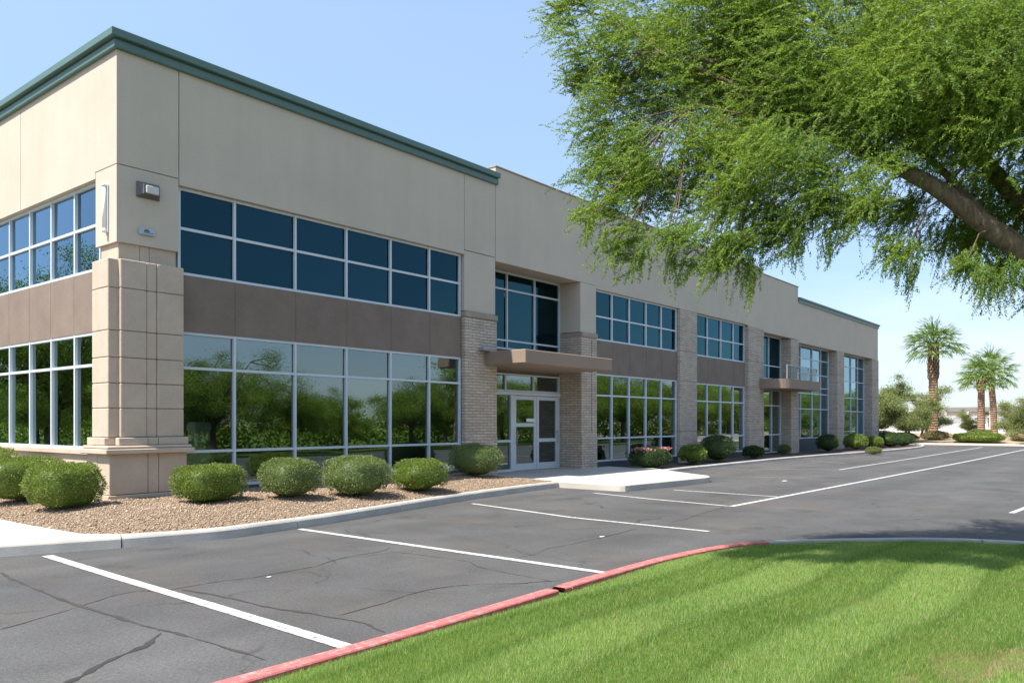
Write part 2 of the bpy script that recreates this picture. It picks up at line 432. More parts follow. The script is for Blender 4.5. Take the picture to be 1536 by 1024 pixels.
# thin high cloud low on the sky
tcw = wt.nodes.new('ShaderNodeTexCoord'); mpw = wt.nodes.new('ShaderNodeMapping'); mpw.inputs['Scale'].default_value = (1.2, 1.2, 5)
nzw = wt.nodes.new('ShaderNodeTexNoise'); nzw.inputs['Scale'].default_value = 1.7; nzw.inputs['Detail'].default_value = 6; nzw.inputs['Roughness'].default_value = .55
rpw = wt.nodes.new('ShaderNodeValToRGB'); rpw.color_ramp.elements[0].position = .46; rpw.color_ramp.elements[1].position = .8
rpw.color_ramp.elements[1].color = (.55, .55, .55, 1)
mxw = wt.nodes.new('ShaderNodeMix'); mxw.data_type = 'RGBA'; mxw.inputs[7].default_value = (3.0, 3.1, 3.25, 1)
wt.links.new(tcw.outputs['Generated'], mpw.inputs['Vector']); wt.links.new(mpw.outputs[0], nzw.inputs['Vector'])
spw = wt.nodes.new('ShaderNodeSeparateXYZ'); rlo = wt.nodes.new('ShaderNodeValToRGB'); mul = wt.nodes.new('ShaderNodeMath'); mul.operation = 'MULTIPLY'
rlo.color_ramp.elements[0].position = .12; rlo.color_ramp.elements[0].color = (1, 1, 1, 1); rlo.color_ramp.elements[1].position = .34; rlo.color_ramp.elements[1].color = (0, 0, 0, 1)
wt.links.new(tcw.outputs['Generated'], spw.inputs[0]); wt.links.new(spw.outputs['Z'], rlo.inputs['Fac'])
wt.links.new(nzw.outputs['Fac'], rpw.inputs['Fac']); wt.links.new(rpw.outputs['Color'], mul.inputs[0]); wt.links.new(rlo.outputs['Color'], mul.inputs[1]); wt.links.new(mul.outputs[0], mxw.inputs[0])
gmw = wt.nodes.new('ShaderNodeGamma'); gmw.inputs['Gamma'].default_value = .78
wt.links.new(sky.outputs[0], gmw.inputs['Color']); hzr = wt.nodes.new('ShaderNodeValToRGB'); e = hzr.color_ramp.elements; e.new(.2)
for i_, (p_, c_) in enumerate(((0.0, (.49, .53, .62, 1)), (.16, (.64, .69, .79, 1)), (.45, (1, 1, 1, 1)))): e[i_].position = p_; e[i_].color = c_
hzm = wt.nodes.new('ShaderNodeMix'); hzm.data_type = 'RGBA'; hzm.blend_type = 'MULTIPLY'; hzm.inputs[0].default_value = 1
wt.links.new(spw.outputs['Z'], hzr.inputs['Fac']); wt.links.new(gmw.outputs[0], hzm.inputs[6]); wt.links.new(hzr.outputs['Color'], hzm.inputs[7]); wt.links.new(hzm.outputs[2], mxw.inputs[6]); wt.links.new(mxw.outputs[2], bg.inputs['Color']); wt.links.new(bg.outputs[0], wo.inputs['Surface'])

sl = bpy.data.lights.new('sun', 'SUN'); sl.energy = 3.4; sl.angle = R(.55); sl.color = (1, .95, .88)
so = bpy.data.objects.new('sun', sl); COL.objects.link(so)
so.rotation_euler = (-sd).to_track_quat('-Z', 'Y').to_euler(); so.location = (-40, 20, 60)

CAM = Vector((-6.466, -13.969, 1.6))
cd = bpy.data.cameras.new('camera'); co = bpy.data.objects.new('camera', cd); COL.objects.link(co)
cd.lens = 28.125; cd.sensor_width = 36; cd.sensor_fit = 'HORIZONTAL'; cd.shift_y = 121 / 1536; cd.clip_end = 3000; cd.clip_start = .1
co.location = CAM; co.rotation_euler = (R(90), 0, R(38.863 - 90))
scene.camera = co
scene.view_settings.view_transform = 'Standard'; scene.view_settings.look = 'None'
scene.view_settings.exposure = 1.40; scene.view_settings.gamma = 1
scene.cycles.max_bounces = 8; scene.cycles.transparent_max_bounces = 12
scene.cycles.use_denoising = True
try: scene.cycles.denoiser = 'OPENIMAGEDENOISE'
except Exception: pass

# ================================================================ GROUND
g = MB(); g.face([(-900, -900, -.04), (900, -900, -.04), (900, 900, -.04), (-900, 900, -.04)])
tag(g.build('ground', M['dirt']), 'dry tan earth reaching to the horizon', 'ground', kind='structure')
a = MB(); a.face([(-60, -45, 0), (55.6, -45, 0), (55.6, 45, 0), (-60, 45, 0)])
lot = tag(a.build('parking_lot', M['asphalt']), 'grey worn asphalt car park and drive', 'parking lot', kind='structure')

def ribbon(mb, pts, w, z, m=0, wob=.0):
    pts = [Vector((p[0], p[1], 0)) for p in pts]
    L, Rr = [], []
    for i, p in enumerate(pts):
        t = (pts[min(i + 1, len(pts) - 1)] - pts[max(i - 1, 0)]).normalized()
        n = Vector((-t.y, t.x, 0))
        ww = w * (1 + wob * noise.noise(p * 2.3)) if not callable(w) else w(i / (len(pts) - 1))
        L.append(p + n * ww / 2); Rr.append(p - n * ww / 2)
    for i in range(len(pts) - 1):
        mb.face([(Rr[i].x, Rr[i].y, z), (Rr[i + 1].x, Rr[i + 1].y, z), (L[i + 1].x, L[i + 1].y, z), (L[i].x, L[i].y, z)], m)

# cracks sealed with tar
cracks = [
 ([(-4.14, -7.02), (-4.0, -6.96), (-3.41, -6.69), (-3.07, -6.5), (-2.81, -6.45), (-2.69, -6.55), (-2.47, -6.62), (-2.04, -6.63), (-1.69, -6.72), (-1.24, -6.7), (-.89, -6.68), (-.39, -6.5), (.24, -6.48), (.55, -6.32)], .015, 0),
 ([(-3.25, -4.38), (-3.31, -4.94), (-3.38, -5.95), (-3.4, -6.63), (-3.39, -7.14), (-3.38, -7.79), (-3.35, -8.11), (-3.32, -8.73), (-3.31, -9.31)], .038, 1),
 ([(-3.42, -8.09), (-3.65, -8.33), (-3.92, -8.46), (-4.32, -8.74), (-4.6, -8.9)], .05, 0),
 ([(-2.5, -6.69), (-2.42, -7.23), (-2.4, -7.94), (-2.33, -8.39), (-2.27, -8.79), (-2.25, -9.04), (-2.34, -9.4)], .03, 1),
 ([(-2.21, -8.69), (-1.71, -8.65), (-1.26, -8.56), (-.87, -8.58), (-.49, -8.77), (-.23, -9.04), (.14, -9.26)], .018, 1),
 ([(.3, -6.55), (.36, -7.22), (.37, -7.78), (.18, -8.18), (.1, -8.78), (.06, -9.26)], .012, 0),
 ([(1.19, -4.86), (1.02, -5.34), (.76, -5.79)], .012, 0),
 ([(.93, -8.08), (1.3, -8.1), (1.69, -7.96), (2.11, -7.98), (3.12, -7.96), (4.26, -7.87)], .012, 1),
 ([(5.07, -7.93), (5.71, -7.91), (6.17, -7.82), (7.02, -7.71), (7.81, -7.65)], .015, 1),
 ([(5.9, -5.0), (6.6, -5.3), (7.2, -5.2)], .014, 1),
]
for pts, w, k in cracks:
    cb = MB(); s = smooth_curve(pts, 14)
    s = [(x + .018 * noise.noise(Vector((x * 5, y * 5, 1))) + .007 * noise.noise(Vector((x * 23, y * 23, 4))), y + .018 * noise.noise(Vector((x * 5, y * 5, 9))) + .007 * noise.noise(Vector((x * 23, y * 23, 14)))) for x, y in s]
    sd_ = random.uniform(0, 50)
    ribbon(cb, s, (lambda w: lambda t: max(.002, w * (.75 + .9 * noise.noise(Vector((t * len(s) * .35, sd_, 0))) + .5 * noise.noise(Vector((t * len(s) * .06, sd_, 5)))) * min(1, 12 * min(t, 1 - t) + .25)))(w), .003 + .0006 * k, 0)
    cb.build('sealed_crack', [M['stain'] if k else M['crack']], lot)

def line(pts, w=.10, mat='line_paint', z=.006):
    mb = MB(); s = []
    for i in range(len(pts) - 1):
        n = max(2, int(math.dist(pts[i], pts[i + 1]) / .35))
        s += [(pts[i][0] + (pts[i + 1][0] - pts[i][0]) * k / n, pts[i][1] + (pts[i + 1][1] - pts[i][1]) * k / n) for k in range(n)]
    s.append(pts[-1])
    ribbon(mb, s, w, z, 0, .06)
    return tag(mb.build('road_marking', M[mat]), kind='structure')
line([(-2.5, -3.62), (-2.60, -5.6), (-2.68, -7.6), (-2.78, -9.66)], .125)
line([(.86, -3.98), (.82, -6.2), (.76, -9.7)], .115)
line([(5.28, -3.5), (4.62, -6.3), (4.46, -8.87)], .10)
line([(8.75, -4.08), (8.3, -5.8), (8.0, -7.6)], .10)
line([(10.62, -5.1), (10.47, -7.62)], .10)
line([(7.96, -7.68), (17, -7.8), (30, -7.95), (50, -8.0)], .12)
line([(19.3, -1.95), (20.3, -3.8), (21.4, -5.6)], .10, 'thin_paint')
line([(21.36, -5.66), (30, -5.6), (52, -5.3)], .10, 'line_paint')
line([(16.0, -4.5), (16.6, -6.1)], .09, 'thin_paint')
line([(27.2, -2.8), (26.0, -4.5)], .10, 'thin_paint')
line([(33.0, -2.9), (32.4, -5.5)], .10, 'thin_paint')
line([(38.4, -3.0), (38.0, -5.4)], .10, 'thin_paint')
line([(10.0, -11.98), (13.2, -12.2)], .10)
line([(1.6, -3.74), (3.5, -3.33), (5.73, -2.9), (8.12, -2.58)], .03, 'thin_paint')

# ---------------------------------------------------------------- kerbs
def kerb_mesh(mb, line_pts, w=.16, h=.15, seg=3.0, gap=.012, side=1, mats=lambda s, q: 0, skip=()):
    """sweep of a rounded kerb profile; the path is the road edge at the foot, side = which way the kerb's back lies"""
    P = [Vector((p[0], p[1], 0)) for p in line_pts]
    d = [0.0]
    for i in range(1, len(P)): d.append(d[-1] + (P[i] - P[i - 1]).length)
    def at(s):
        s = max(0, min(d[-1], s))
        for i in range(1, len(P)):
            if d[i] >= s:
                t = (s - d[i - 1]) / max(d[i] - d[i - 1], 1e-6)
                return P[i - 1].lerp(P[i], t), (P[min(i + 1, len(P) - 1)] - P[max(i - 2, 0)]).normalized()
    prof = [(0, -.03), (.012, h * .75), (.022, h - .022), (.045, h), (w - .008, h), (w, h - .01), (w, -.03)]
    s0 = 0.0
    while s0 < d[-1] - .05:
        s1 = min(s0 + seg, d[-1]); n = max(2, int((s1 - s0) / .1))
        dz = random.uniform(-.004, .004); do = random.uniform(-.004, .004)
        rows = []
        for k in range(n + 1):
            q = s0 + gap / 2 + (s1 - s0 - gap) * k / n
            if any(a0 < q < a1 for a0, a1 in skip): q = q
            p, t = at(q); nn = Vector((-t.y, t.x, 0)) * side
            wob = .004 * noise.noise(p * 3)
            rows.append(([p + nn * (o + do + wob) + Vector((0, 0, z + (dz if z > 0 else 0))) for o, z in prof], q))
        for k in range(n):
            mid = (rows[k][1] + rows[k + 1][1]) / 2
            if any(a0 < mid < a1 for a0, a1 in skip): continue
            for j in range(len(prof) - 1):
                q4 = [rows[k][0][j], rows[k + 1][0][j], rows[k + 1][0][j + 1], rows[k][0][j + 1]]
                if side < 0: q4.reverse()
                mb.face(q4, mats(mid, j), True)
        for r, fl in ((rows[0][0], side > 0), (rows[-1][0], side < 0)):
            mb.face(r if fl else list(reversed(r)), mats(s0, 9))
        s0 = s1
    return d[-1]

FRONT = [(-3.6, 16), (-3.6, 6), (-3.6, .5), (-3.58, -1.2), (-3.5, -2.3), (-3.2, -3.02), (-2.86, -3.25), (-1.9, -3.62), (-1.36, -3.8), (-.38, -4.02), (.36, -3.95), (1.6, -3.8), (3.5, -3.4), (5.73, -2.98), (8.12, -2.66), (9.52, -2.57)]
FC = smooth_curve(FRONT, 6)
kb = MB(); kerb_mesh(kb, FC, .17, .15, 2.6, .014, 1)
tag(kb.build('kerb', M['kerb']), 'pale concrete kerb between the gravel bed and the car park', 'kerb', kind='structure')

EAST = smooth_curve([(15.9, -1.95), (17.5, -1.85), (20, -1.8), (26, -1.75), (31, -1.9), (36, -2.4), (42, -2.7), (48, -2.6), (52, -1.9), (54, -.2), (54.6, 3), (54.6, 20)], 6)
ke = MB(); kerb_mesh(ke, EAST, .15, .11, 3, .012, 1)
tag(ke.build('kerb', M['kerb']), 'low concrete kerb along the shaded planting under the far windows', 'kerb', kind='structure')
# planting soil behind the eastern kerb
pm = MB(); ep = [(p[0], p[1] + .1) for p in EAST]
ep2 = [(x - (.1 if x > 53 else 0), y) for x, y in ep]
pm.face([(x, y, .085) for x, y in ep2] + [(48.6, 20, .085), (48.6, .5, .085), (15.9, .5, .085)])
tag(pm.build('planting_soil', M['mulch']), 'dark mulch in the strip beneath the far windows', 'soil', kind='structure')

# lawn island kerb (red near the stalls, bare concrete round the nose)
LAWN = smooth_curve([(-16, -9.76), (-10, -9.78), (-4, -9.82), (-2, -9.80), (0, -9.75), (1.4, -9.77), (2.7, -10.0), (3.55, -10.5), (4.2, -11.12), (4.75, -11.75), (5.1, -12.6), (5.2, -13.6), (5.2, -16), (5.2, -22)], 8)
def lawn_x(s):  # arc length -> paint
    return s
kl = MB()
def lm(s, j): return 0 if s < 19.15 + .25 * math.sin(s * 9) else 1
kerb_mesh(kl, LAWN, .165, .15, 2.2, .012, -1, lm, skip=((15.2, 15.30),))
tag(kl.build('kerb', [M['red_paint'], M['kerb']]), 'red painted kerb edging the lawn island', 'kerb', kind='structure')
ch = MB()
for i in range(7):
    x, y = -.83 + .11 * random.random() + .02 * i, -9.72 - .1 * random.random(); r = .02 + .02 * random.random()
    ch.bbox(x, x + r * 1.6, y, y + r, .0, r * 1.2, .006)
ch.build('kerb_rubble', M['red_paint'], lot)

# ---------------------------------------------------------------- walk, entrance pad
wk = MB()
inner = [(x + .16, y + (.0 if y > -2 else .14)) for x, y in FC if y < 5.9]
inner = [p for p in inner if p[0] < -1.15]
wk.face([(-3.43, 16, .145)] + [(x, y, .145) for x, y in inner] + [(-1.0, -3.70, .145), (-1.55, -3.45, .145), (-1.86, -3.0, .145), (-1.93, -1.5, .145), (-1.94, 16, .145)])
tag(wk.build('footpath', M['concrete']), 'pale concrete footpath beside the gravel bed', 'footpath', kind='structure')
jb = MB()
for y in (-1.4, .2, 1.8, 3.4, 5.0): jb.box(-3.42, -1.95, y, y + .012, .14, .1465)
jb.build('path_joint', M['cap_stone'], bpy.data.objects['footpath'])

PAD = [(10.16, -.02), (9.85, -.7), (9.52, -2.45), (9.52, -4.30), (9.58, -4.40), (9.7, -4.44), (13.1, -4.72), (13.5, -4.68), (13.8, -4.5), (14.15, -4.0), (14.9, -3.0), (15.75, -1.98), (16.0, -1.6), (16.0, .1), (14.3, .1), (14.3, .9), (10.16, .9)]
pb = MB()
def inset(pts, d):
    n = len(pts); out = []
    for i in range(n):
        p0, p1, p2 = Vector(pts[i - 1]), Vector(pts[i]), Vector(pts[(i + 1) % n])
        e1 = (p1 - p0).normalized(); e2 = (p2 - p1).normalized()
        n1 = Vector((-e1.y, e1.x)); n2 = Vector((-e2.y, e2.x)); b = (n1 + n2)
        b = b / max(b.length_squared / 2, .3)
        out.append(tuple(p1 + b * d))
    return out
PI2 = inset(PAD, .02)
pb.face([(x, y, .152) for x, y in PI2])
for i in range(len(PAD)):
    j = (i + 1) % len(PAD)
    pb.face([(*PAD[i], -.02), (*PAD[j], -.02), (*PAD[j], .132), (*PAD[i], .132)])
    pb.face([(*PAD[i], .132), (*PAD[j], .132), (*PI2[j], .152), (*PI2[i], .152)])
tag(pb.build('entrance_paving', M['concrete']), 'pale concrete paving slab before the entrance', 'paving', kind='structure')
jb = MB(); jb.box(9.6, 15.2, -2.3, -2.288, .15, .1535); jb.box(12.2, 12.212, -4.6, -2.3, .15, .1535); jb.box(12.2, 12.212, -2.288, .6, .15, .1535)
jb.build('paving_joint', M['cap_stone'], bpy.data.objects['entrance_paving'])

# ---------------------------------------------------------------- gravel bed
fx = np.array([p[0] for p in FC if p[1] < 0 and p[0] > -3.3]); fy = np.array([p[1] for p in FC if p[1] < 0 and p[0] > -3.3])
def front_y(x): return np.interp(x, fx, fy) + .17
def pad_x(y): return np.interp(y, [-2.6, -.7, 0], [9.52, 9.85, 10.16])
def bed_left(y): return np.interp(y, [-3.7, -3.45, -3.0, -1.5, 0], [-1.0, -1.55, -1.86, -1.93, -1.94])
def bed_h(x, y):
    d = np.minimum(np.minimum(y - front_y(x), (x - bed_left(y)) * 1.2), (pad_x(y) - x))
    t = np.clip(d / 1.5, -.2, 1)
    h = .132 + .16 * np.sign(t) * np.abs(t) ** .75
    return h + .012 * np.sin(x * 2.1 + y) * np.clip(d, 0, 1) + .008 * np.sin(5.3 * x - 4.1 * y) * np.clip(d, 0, 1)
V, F = [], []
def grid(x0, x1, y0, y1, st, hf, keep):
    xs = np.arange(x0, x1 + 1e-6, st); ys = np.arange(y0, y1 + 1e-6, st)
    X, Y = np.meshgrid(xs, ys); Z = hf(X, Y); base = sum(len(v) for v in V)
    V.append(np.stack([X, Y, Z], -1).reshape(-1, 3)); nx = len(xs)
    i, j = np.meshgrid(np.arange(nx - 1), np.arange(len(ys) - 1)); K = keep(X[:-1, :-1] + st / 2, Y[:-1, :-1] + st / 2).ravel()
    q = (j * nx + i).ravel()[K] + base
    F.append(np.stack([q, q + 1, q + nx + 1, q + nx], 1))
grid(-2.1, 10.3, -4.1, .3, .08, bed_h, lambda x, y: (y > front_y(x) - .1) & (x > bed_left(y) - .1) & (x < pad_x(y) + .1))
grid(-2.02, .1, .3, 16, .1, bed_h, lambda x, y: x > -10)
me = np_mesh('gravel_bed', np.concatenate(V), np.concatenate(F), True)
tag(link('gravel_bed', me, M['gravel_bed']), 'tan decomposed gravel bed along the building', 'gravel', kind='structure')
# loose stones
n = 110000
x = RNG.uniform(-1.95, 10.1, n); y = RNG.uniform(-4.0, .2, n)
nb_ = 16000
x = np.concatenate([x, RNG.uniform(-1.95, 0, nb_)]); y = np.concatenate([y, RNG.uniform(.2, 8, nb_)])
k = (y > front_y(x) + .0) & (x > bed_left(y)) & (x < pad_x(y)); x, y = x[k], y[k]
r = RNG.gamma(2.0, .0027, len(x)) + .004
c = np.stack([x, y, bed_h(x, y) + r * .3], 1)
octa = np.array([(1, 0, 0), (0, 1, 0), (-1, 0, 0), (0, -1, 0), (0, 0, .75), (0, 0, -.75)], float)
of = np.array([(0, 1, 4), (1, 2, 4), (2, 3, 4), (3, 0, 4), (1, 0, 5), (2, 1, 5), (3, 2, 5), (0, 3, 5)])
ang = RNG.uniform(0, 6.28, len(x)); ca, sa = np.cos(ang)[:, None], np.sin(ang)[:, None]
o = octa[None] * (1 + RNG.uniform(-.35, .35, (len(x), 6, 3)))
ox = o[..., 0] * ca - o[..., 1] * sa; oy = o[..., 0] * sa + o[..., 1] * ca
o = np.stack([ox, oy, o[..., 2]], -1) * r[:, None, None] + c[:, None]
Fo = (of[None] + 6 * np.arange(len(x))[:, None, None]).reshape(-1, 3)
tag(link('gravel', np_mesh('gravel', o.reshape(-1, 3), Fo), M['stones']), 'loose tan and brown gravel stones scattered over the bed', 'gravel', kind='stuff')

# ---------------------------------------------------------------- lawn
lx = np.array([p[0] for p in LAWN]); ly = np.array([p[1] for p in LAWN])
def lawn_edge_d(x, y):
    """approximate distance inside the island"""
    P = np.stack([lx, ly], 1)
    sh = x.shape; q = np.stack([x.ravel(), y.ravel()], 1); best = np.full(len(q), 9e9); sgn = np.ones(len(q))
    for i in range(len(P) - 1):
        a, b = P[i], P[i + 1]; e = b - a; L2 = (e ** 2).sum()
        t = np.clip(((q - a) @ e) / L2, 0, 1); pr = a + t[:, None] * e; dv = q - pr; dd = np.hypot(*dv.T)
        cr = e[0] * dv[:, 1] - e[1] * dv[:, 0]
        m_ = dd < best; best = np.where(m_, dd, best); sgn = np.where(m_, np.where(cr < 0, 1, -1), sgn)
    return (best * sgn).reshape(sh)
def lawn_h(x, y, d=None):
    if d is None: d = lawn_edge_d(x, y)
    return .105 + .09 * np.clip((d - .16) / 2.5, 0, 1) ** .8 + .010 * np.sin(x * 1.3 + .7 * y) + .012 * -np.exp(-((((y + .10 * np.sin(x * .6) + .05 * np.sin(x * 1.7 + 1)) / .62) % 1.0 - .5) / .13) ** 2) * np.clip(d - .2, 0, 1)
V, F = [], []
grid(-14, 5.3, -22, -9.7, .12, lawn_h, lambda x, y: lawn_edge_d(x, y) > .05)
lawn = tag(link('lawn', np_mesh('lawn', np.concatenate(V), np.concatenate(F), True), M['lawn_soil']), 'mown lawn island inside the red kerb', 'lawn', kind='structure')
def bare(x, y):
    """dry bare patches at the lawn's near right"""
    b = np.zeros_like(x)
    for cx, cy, rx, ry in ((-1.30, -13.12, .40, .20), (-.95, -13.34, .34, .18), (-1.75, -12.92, .13, .07)):
        b = np.maximum(b, 1 - np.hypot((x - cx) / rx, (y - cy) / ry))
    return np.clip(b * 1.6, 0, 1)
n = 620000
# more blades where the camera sees them large
x = np.concatenate([RNG.uniform(-5.5, 5.1, n), RNG.uniform(-14, 5.1, n // 4)]); y = np.concatenate([RNG.uniform(-14.2, -9.8, n), RNG.uniform(-21, -9.8, n // 4)])
d = lawn_edge_d(x, y)
fwd = np.array([.7786, .6275]); rel = np.stack([x + 6.466, y + 13.969], 1); dep = rel @ fwd
k = (d > .16) & (RNG.random(len(x)) > bare(x, y) * .35)
x, y, d, dep = x[k], y[k], d[k], dep[k]
yy = y + .10 * np.sin(x * .6) + .05 * np.sin(x * 1.7 + 1)
fr_ = (yy / .62) % 1.0
dip = np.exp(-((fr_ - .5) / .13) ** 2)                      # narrow wheel ruts between the mown passes
band = np.where((np.floor(yy / .62 + .5) % 2) == 0, 1.0, 0.0)
patch_ = np.array([noise.noise(Vector((a_ * .9, b_ * .9, 3.3))) for a_, b_ in zip(x[::1], y[::1])])
bare_ = bare(x, y)
hgt = (.030 + .016 * RNG.random(len(x))) * (1 + .35 * dip) * np.where(d < .34, .75, 1) * (1 - .5 * bare_)
base = np.stack([x, y, lawn_h(x, y, d) - .004], 1)
lean = np.stack([RNG.normal(0, .32, len(x)) + .35 * (band - .5), RNG.normal(0, .32, len(x)) + .2 * (band - .5), np.ones(len(x))], 1)
Vb, Fb = leaf_tris(base, nrm(lean), hgt, np.clip(.0038 * dep / 6, .003, .007) * (.8 + .5 * RNG.random(len(x))))
gm = np_mesh('grass', Vb, Fb)
pale = RNG.random(len(x)) < np.clip(.40 + .22 * band - .55 * dip + .55 * patch_, .04, .95)  # paler blades at random, plus the light on leaning mown bands put into colour
mi = pale.astype(np.int32); mi[RNG.random(len(x)) < np.clip(bare_ * 1.6, 0, .93) + .03] = 2
gm.polygons.foreach_set('material_index', mi)
gr = link('grass', gm, [M['blades'], M['pale_blades'], M['dry_blades']])
tag(gr, 'short bright green mown grass covering the lawn island', 'grass', kind='stuff')
# ================================================================ BUILDING
B = empty('office_building')
tag(B, 'long two storey tan stucco office block with green cornice and dark glass', 'office building')
WT = .30  # wall thickness
G = .018  # joint width

# ---- stucco wall (panels stand 30 mm proud of a backing so that joints are real grooves)
w = MB()
def px(x0, x1, z0, z1, y0=0.0, y1=None, m=0): w.box(x0, x1, y0, y0 + .028 if y1 is None else y1, z0, z1, m)
def py(y0, y1, z0, z1, x0=0.0): w.box(x0, x0 + .028, y0, y1, z0, z1)
HEAD = 5.95
# corner return, upper
w.box(0, 1.12, 0, 1.12, 6.07, 8.06)
px(1.12 + G, 8.90 - G / 2, HEAD, 8.06); px(8.90 + G / 2, 10.14, 6.07, 8.06)
w.box(1.12, 10.15, .03, WT, HEAD + .001, 8.05)
# left return
py(1.12, 4.21 - G / 2, HEAD, 8.06); py(4.21 + G / 2, 8.4 - G / 2, HEAD, 8.06); py(8.4 + G / 2, 12.6, HEAD, 8.06); py(12.6 + G, 16, HEAD, 8.06)
w.box(.03, WT, 1.13, 16, HEAD + .001, 8.05)
# corner block and the block above the first brick pier
w.box(0, 1.12, 0, .80, 4.72, 6.07 - G); w.box(.03, 1.09, .03, 1.09, 6.0, 6.08)
px(8.90, 10.14, 4.5, 6.07 - G, 0, .32); w.box(8.93, 10.12, .03, .30, 6.03, 6.09)
w.box(0, .028, .815, 1.12, HEAD, 6.069); w.box(.03, .2, .83, 1.12, HEAD + .001, 6.06)
w.box(10.42, 14.258, WT + .001, .95, 5.972, 6.3); w.box(29.16, 32.6, WT + .001, .75, 5.722, 6.0); w.box(33.70, 48.08, WT + .001, .75, 5.602, 5.9)
# middle block, taller parapet
w.box(10.16, 29.15, .0, WT, 6.0, 8.52); w.box(29.15, 33.68, .0, WT, 5.92, 8.34)
w.box(10.16, 15.15, 0, WT, 5.97, 6.0)
w.box(10.16, 10.42, WT, 5.0, 7.9, 8.52)      # parapet return above the lower roof
w.box(14.26, 15.15, 0, .82, 4.42, 5.96 - .0)
w.box(15.15, 27.32, 0, WT, 5.87, 6.0); w.box(27.32, 29.15, 0, WT, 5.84, 6.0); w.box(29.15, 33.68, 0, WT, 5.72, 5.92)
# far wing
w.box(33.68, 48.4, 0, WT, 5.60, 7.72); w.box(48.1, 48.4, WT, 16, .1, 7.72)
w.box(10.16, 10.4, .32, .95, 4.3, 5.97)
wall = w.build('stucco_wall', M['stucco'], B)

# parapet coping of the middle block
cpm = MB(); cpm.bbox(10.14, 29.19, -.03, .36, 8.523, 8.565, .008); cpm.bbox(29.19, 33.72, -.03, .36, 8.343, 8.385, .008)
cpm.build('parapet_coping', M['cap_stone'], B)

# ---- green cornice: stepped metal profile swept round the corner
def cornice(path, prof, name):
    mb = MB(); P = [Vector((p[0], p[1], 0)) for p in path]; rows = []
    for i, p in enumerate(P):
        e1 = (p - P[i - 1]).normalized() if i else (P[1] - p).normalized()
        e2 = (P[i + 1] - p).normalized() if i < len(P) - 1 else e1
        n1, n2 = Vector((e1.y, -e1.x, 0)), Vector((e2.y, -e2.x, 0)); b = n1 + n2; b /= b.length_squared / 2
        rows.append([p + b * o + Vector((0, 0, z)) for o, z in prof])
    m_ = len(prof)
    for i in range(len(P) - 1):
        for j in range(m_):
            k_ = (j + 1) % m_
            mb.face([rows[i][j], rows[i + 1][j], rows[i + 1][k_], rows[i][k_]])
    mb.face(list(reversed(rows[0]))); mb.face(rows[-1])
    return mb.build(name, M['green_metal'], B)
PROF = [(.003, 8.03), (.06, 8.03), (.07, 8.05), (.07, 8.165), (.045, 8.17), (.045, 8.195), (.135, 8.20), (.145, 8.21), (.145, 8.325), (.13, 8.34), (-.28, 8.39), (-.28, 8.1), (.003, 8.1)]
cornice([(0, 16), (0, 0), (10.2, 0)], PROF, 'cornice')
cornice([(33.70, 0), (48.4, 0), (48.4, 16)], [(o, z - .46) for o, z in [(.003, 8.05), (.05, 8.05), (.06, 8.2), (.12, 8.22), (.12, 8.30), (-.2, 8.34), (-.2, 8.1), (.003, 8.1)]], 'cornice')

# ---- roofs and inner structure
for x0, x1, z_ in ((.31, 10.15, 7.6), (10.43, 33.6, 7.5), (33.62, 48.09, 7.2)):
    rf = MB(); rf.box(x0, x1, .31, 16, z_, z_ + .16); rf.build('roof', M['roof'], B)
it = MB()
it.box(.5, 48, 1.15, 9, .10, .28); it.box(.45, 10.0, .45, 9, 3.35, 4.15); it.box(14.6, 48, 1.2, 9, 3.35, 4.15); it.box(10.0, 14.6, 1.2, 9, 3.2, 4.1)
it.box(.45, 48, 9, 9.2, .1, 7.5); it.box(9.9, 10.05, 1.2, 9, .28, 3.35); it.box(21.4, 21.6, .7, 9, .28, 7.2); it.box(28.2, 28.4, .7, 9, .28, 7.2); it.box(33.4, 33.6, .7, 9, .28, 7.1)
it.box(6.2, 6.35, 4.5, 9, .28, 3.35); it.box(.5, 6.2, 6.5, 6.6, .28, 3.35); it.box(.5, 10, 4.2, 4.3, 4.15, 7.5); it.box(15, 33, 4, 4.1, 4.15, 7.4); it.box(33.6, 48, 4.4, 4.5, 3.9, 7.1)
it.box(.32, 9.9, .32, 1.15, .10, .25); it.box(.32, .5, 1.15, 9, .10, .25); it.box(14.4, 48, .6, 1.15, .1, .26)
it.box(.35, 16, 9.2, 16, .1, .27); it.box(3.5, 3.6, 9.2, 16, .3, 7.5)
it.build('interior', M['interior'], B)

# ---- spandrels
def panels(us, z0, z1, fixed, axis, name='spandrel_panel', mat='spandrel', gap=.010):
    mb = MB()
    for a_, b_ in zip(us[:-1], us[1:]):
        if axis == 'x': mb.box(a_ + gap / 2, b_ - gap / 2, fixed, fixed + .05, z0, z1)
        else: mb.box(fixed, fixed + .05, a_ + gap / 2, b_ - gap / 2, z0, z1)
    if axis == 'x': mb.box(us[0], us[-1], fixed + .012, fixed + .2, z0 + .002, z1 - .002)
    else: mb.box(fixed + .012, fixed + .2, us[0], us[-1], z0 + .002, z1 - .002)
    return mb.build(name, M[mat], B)

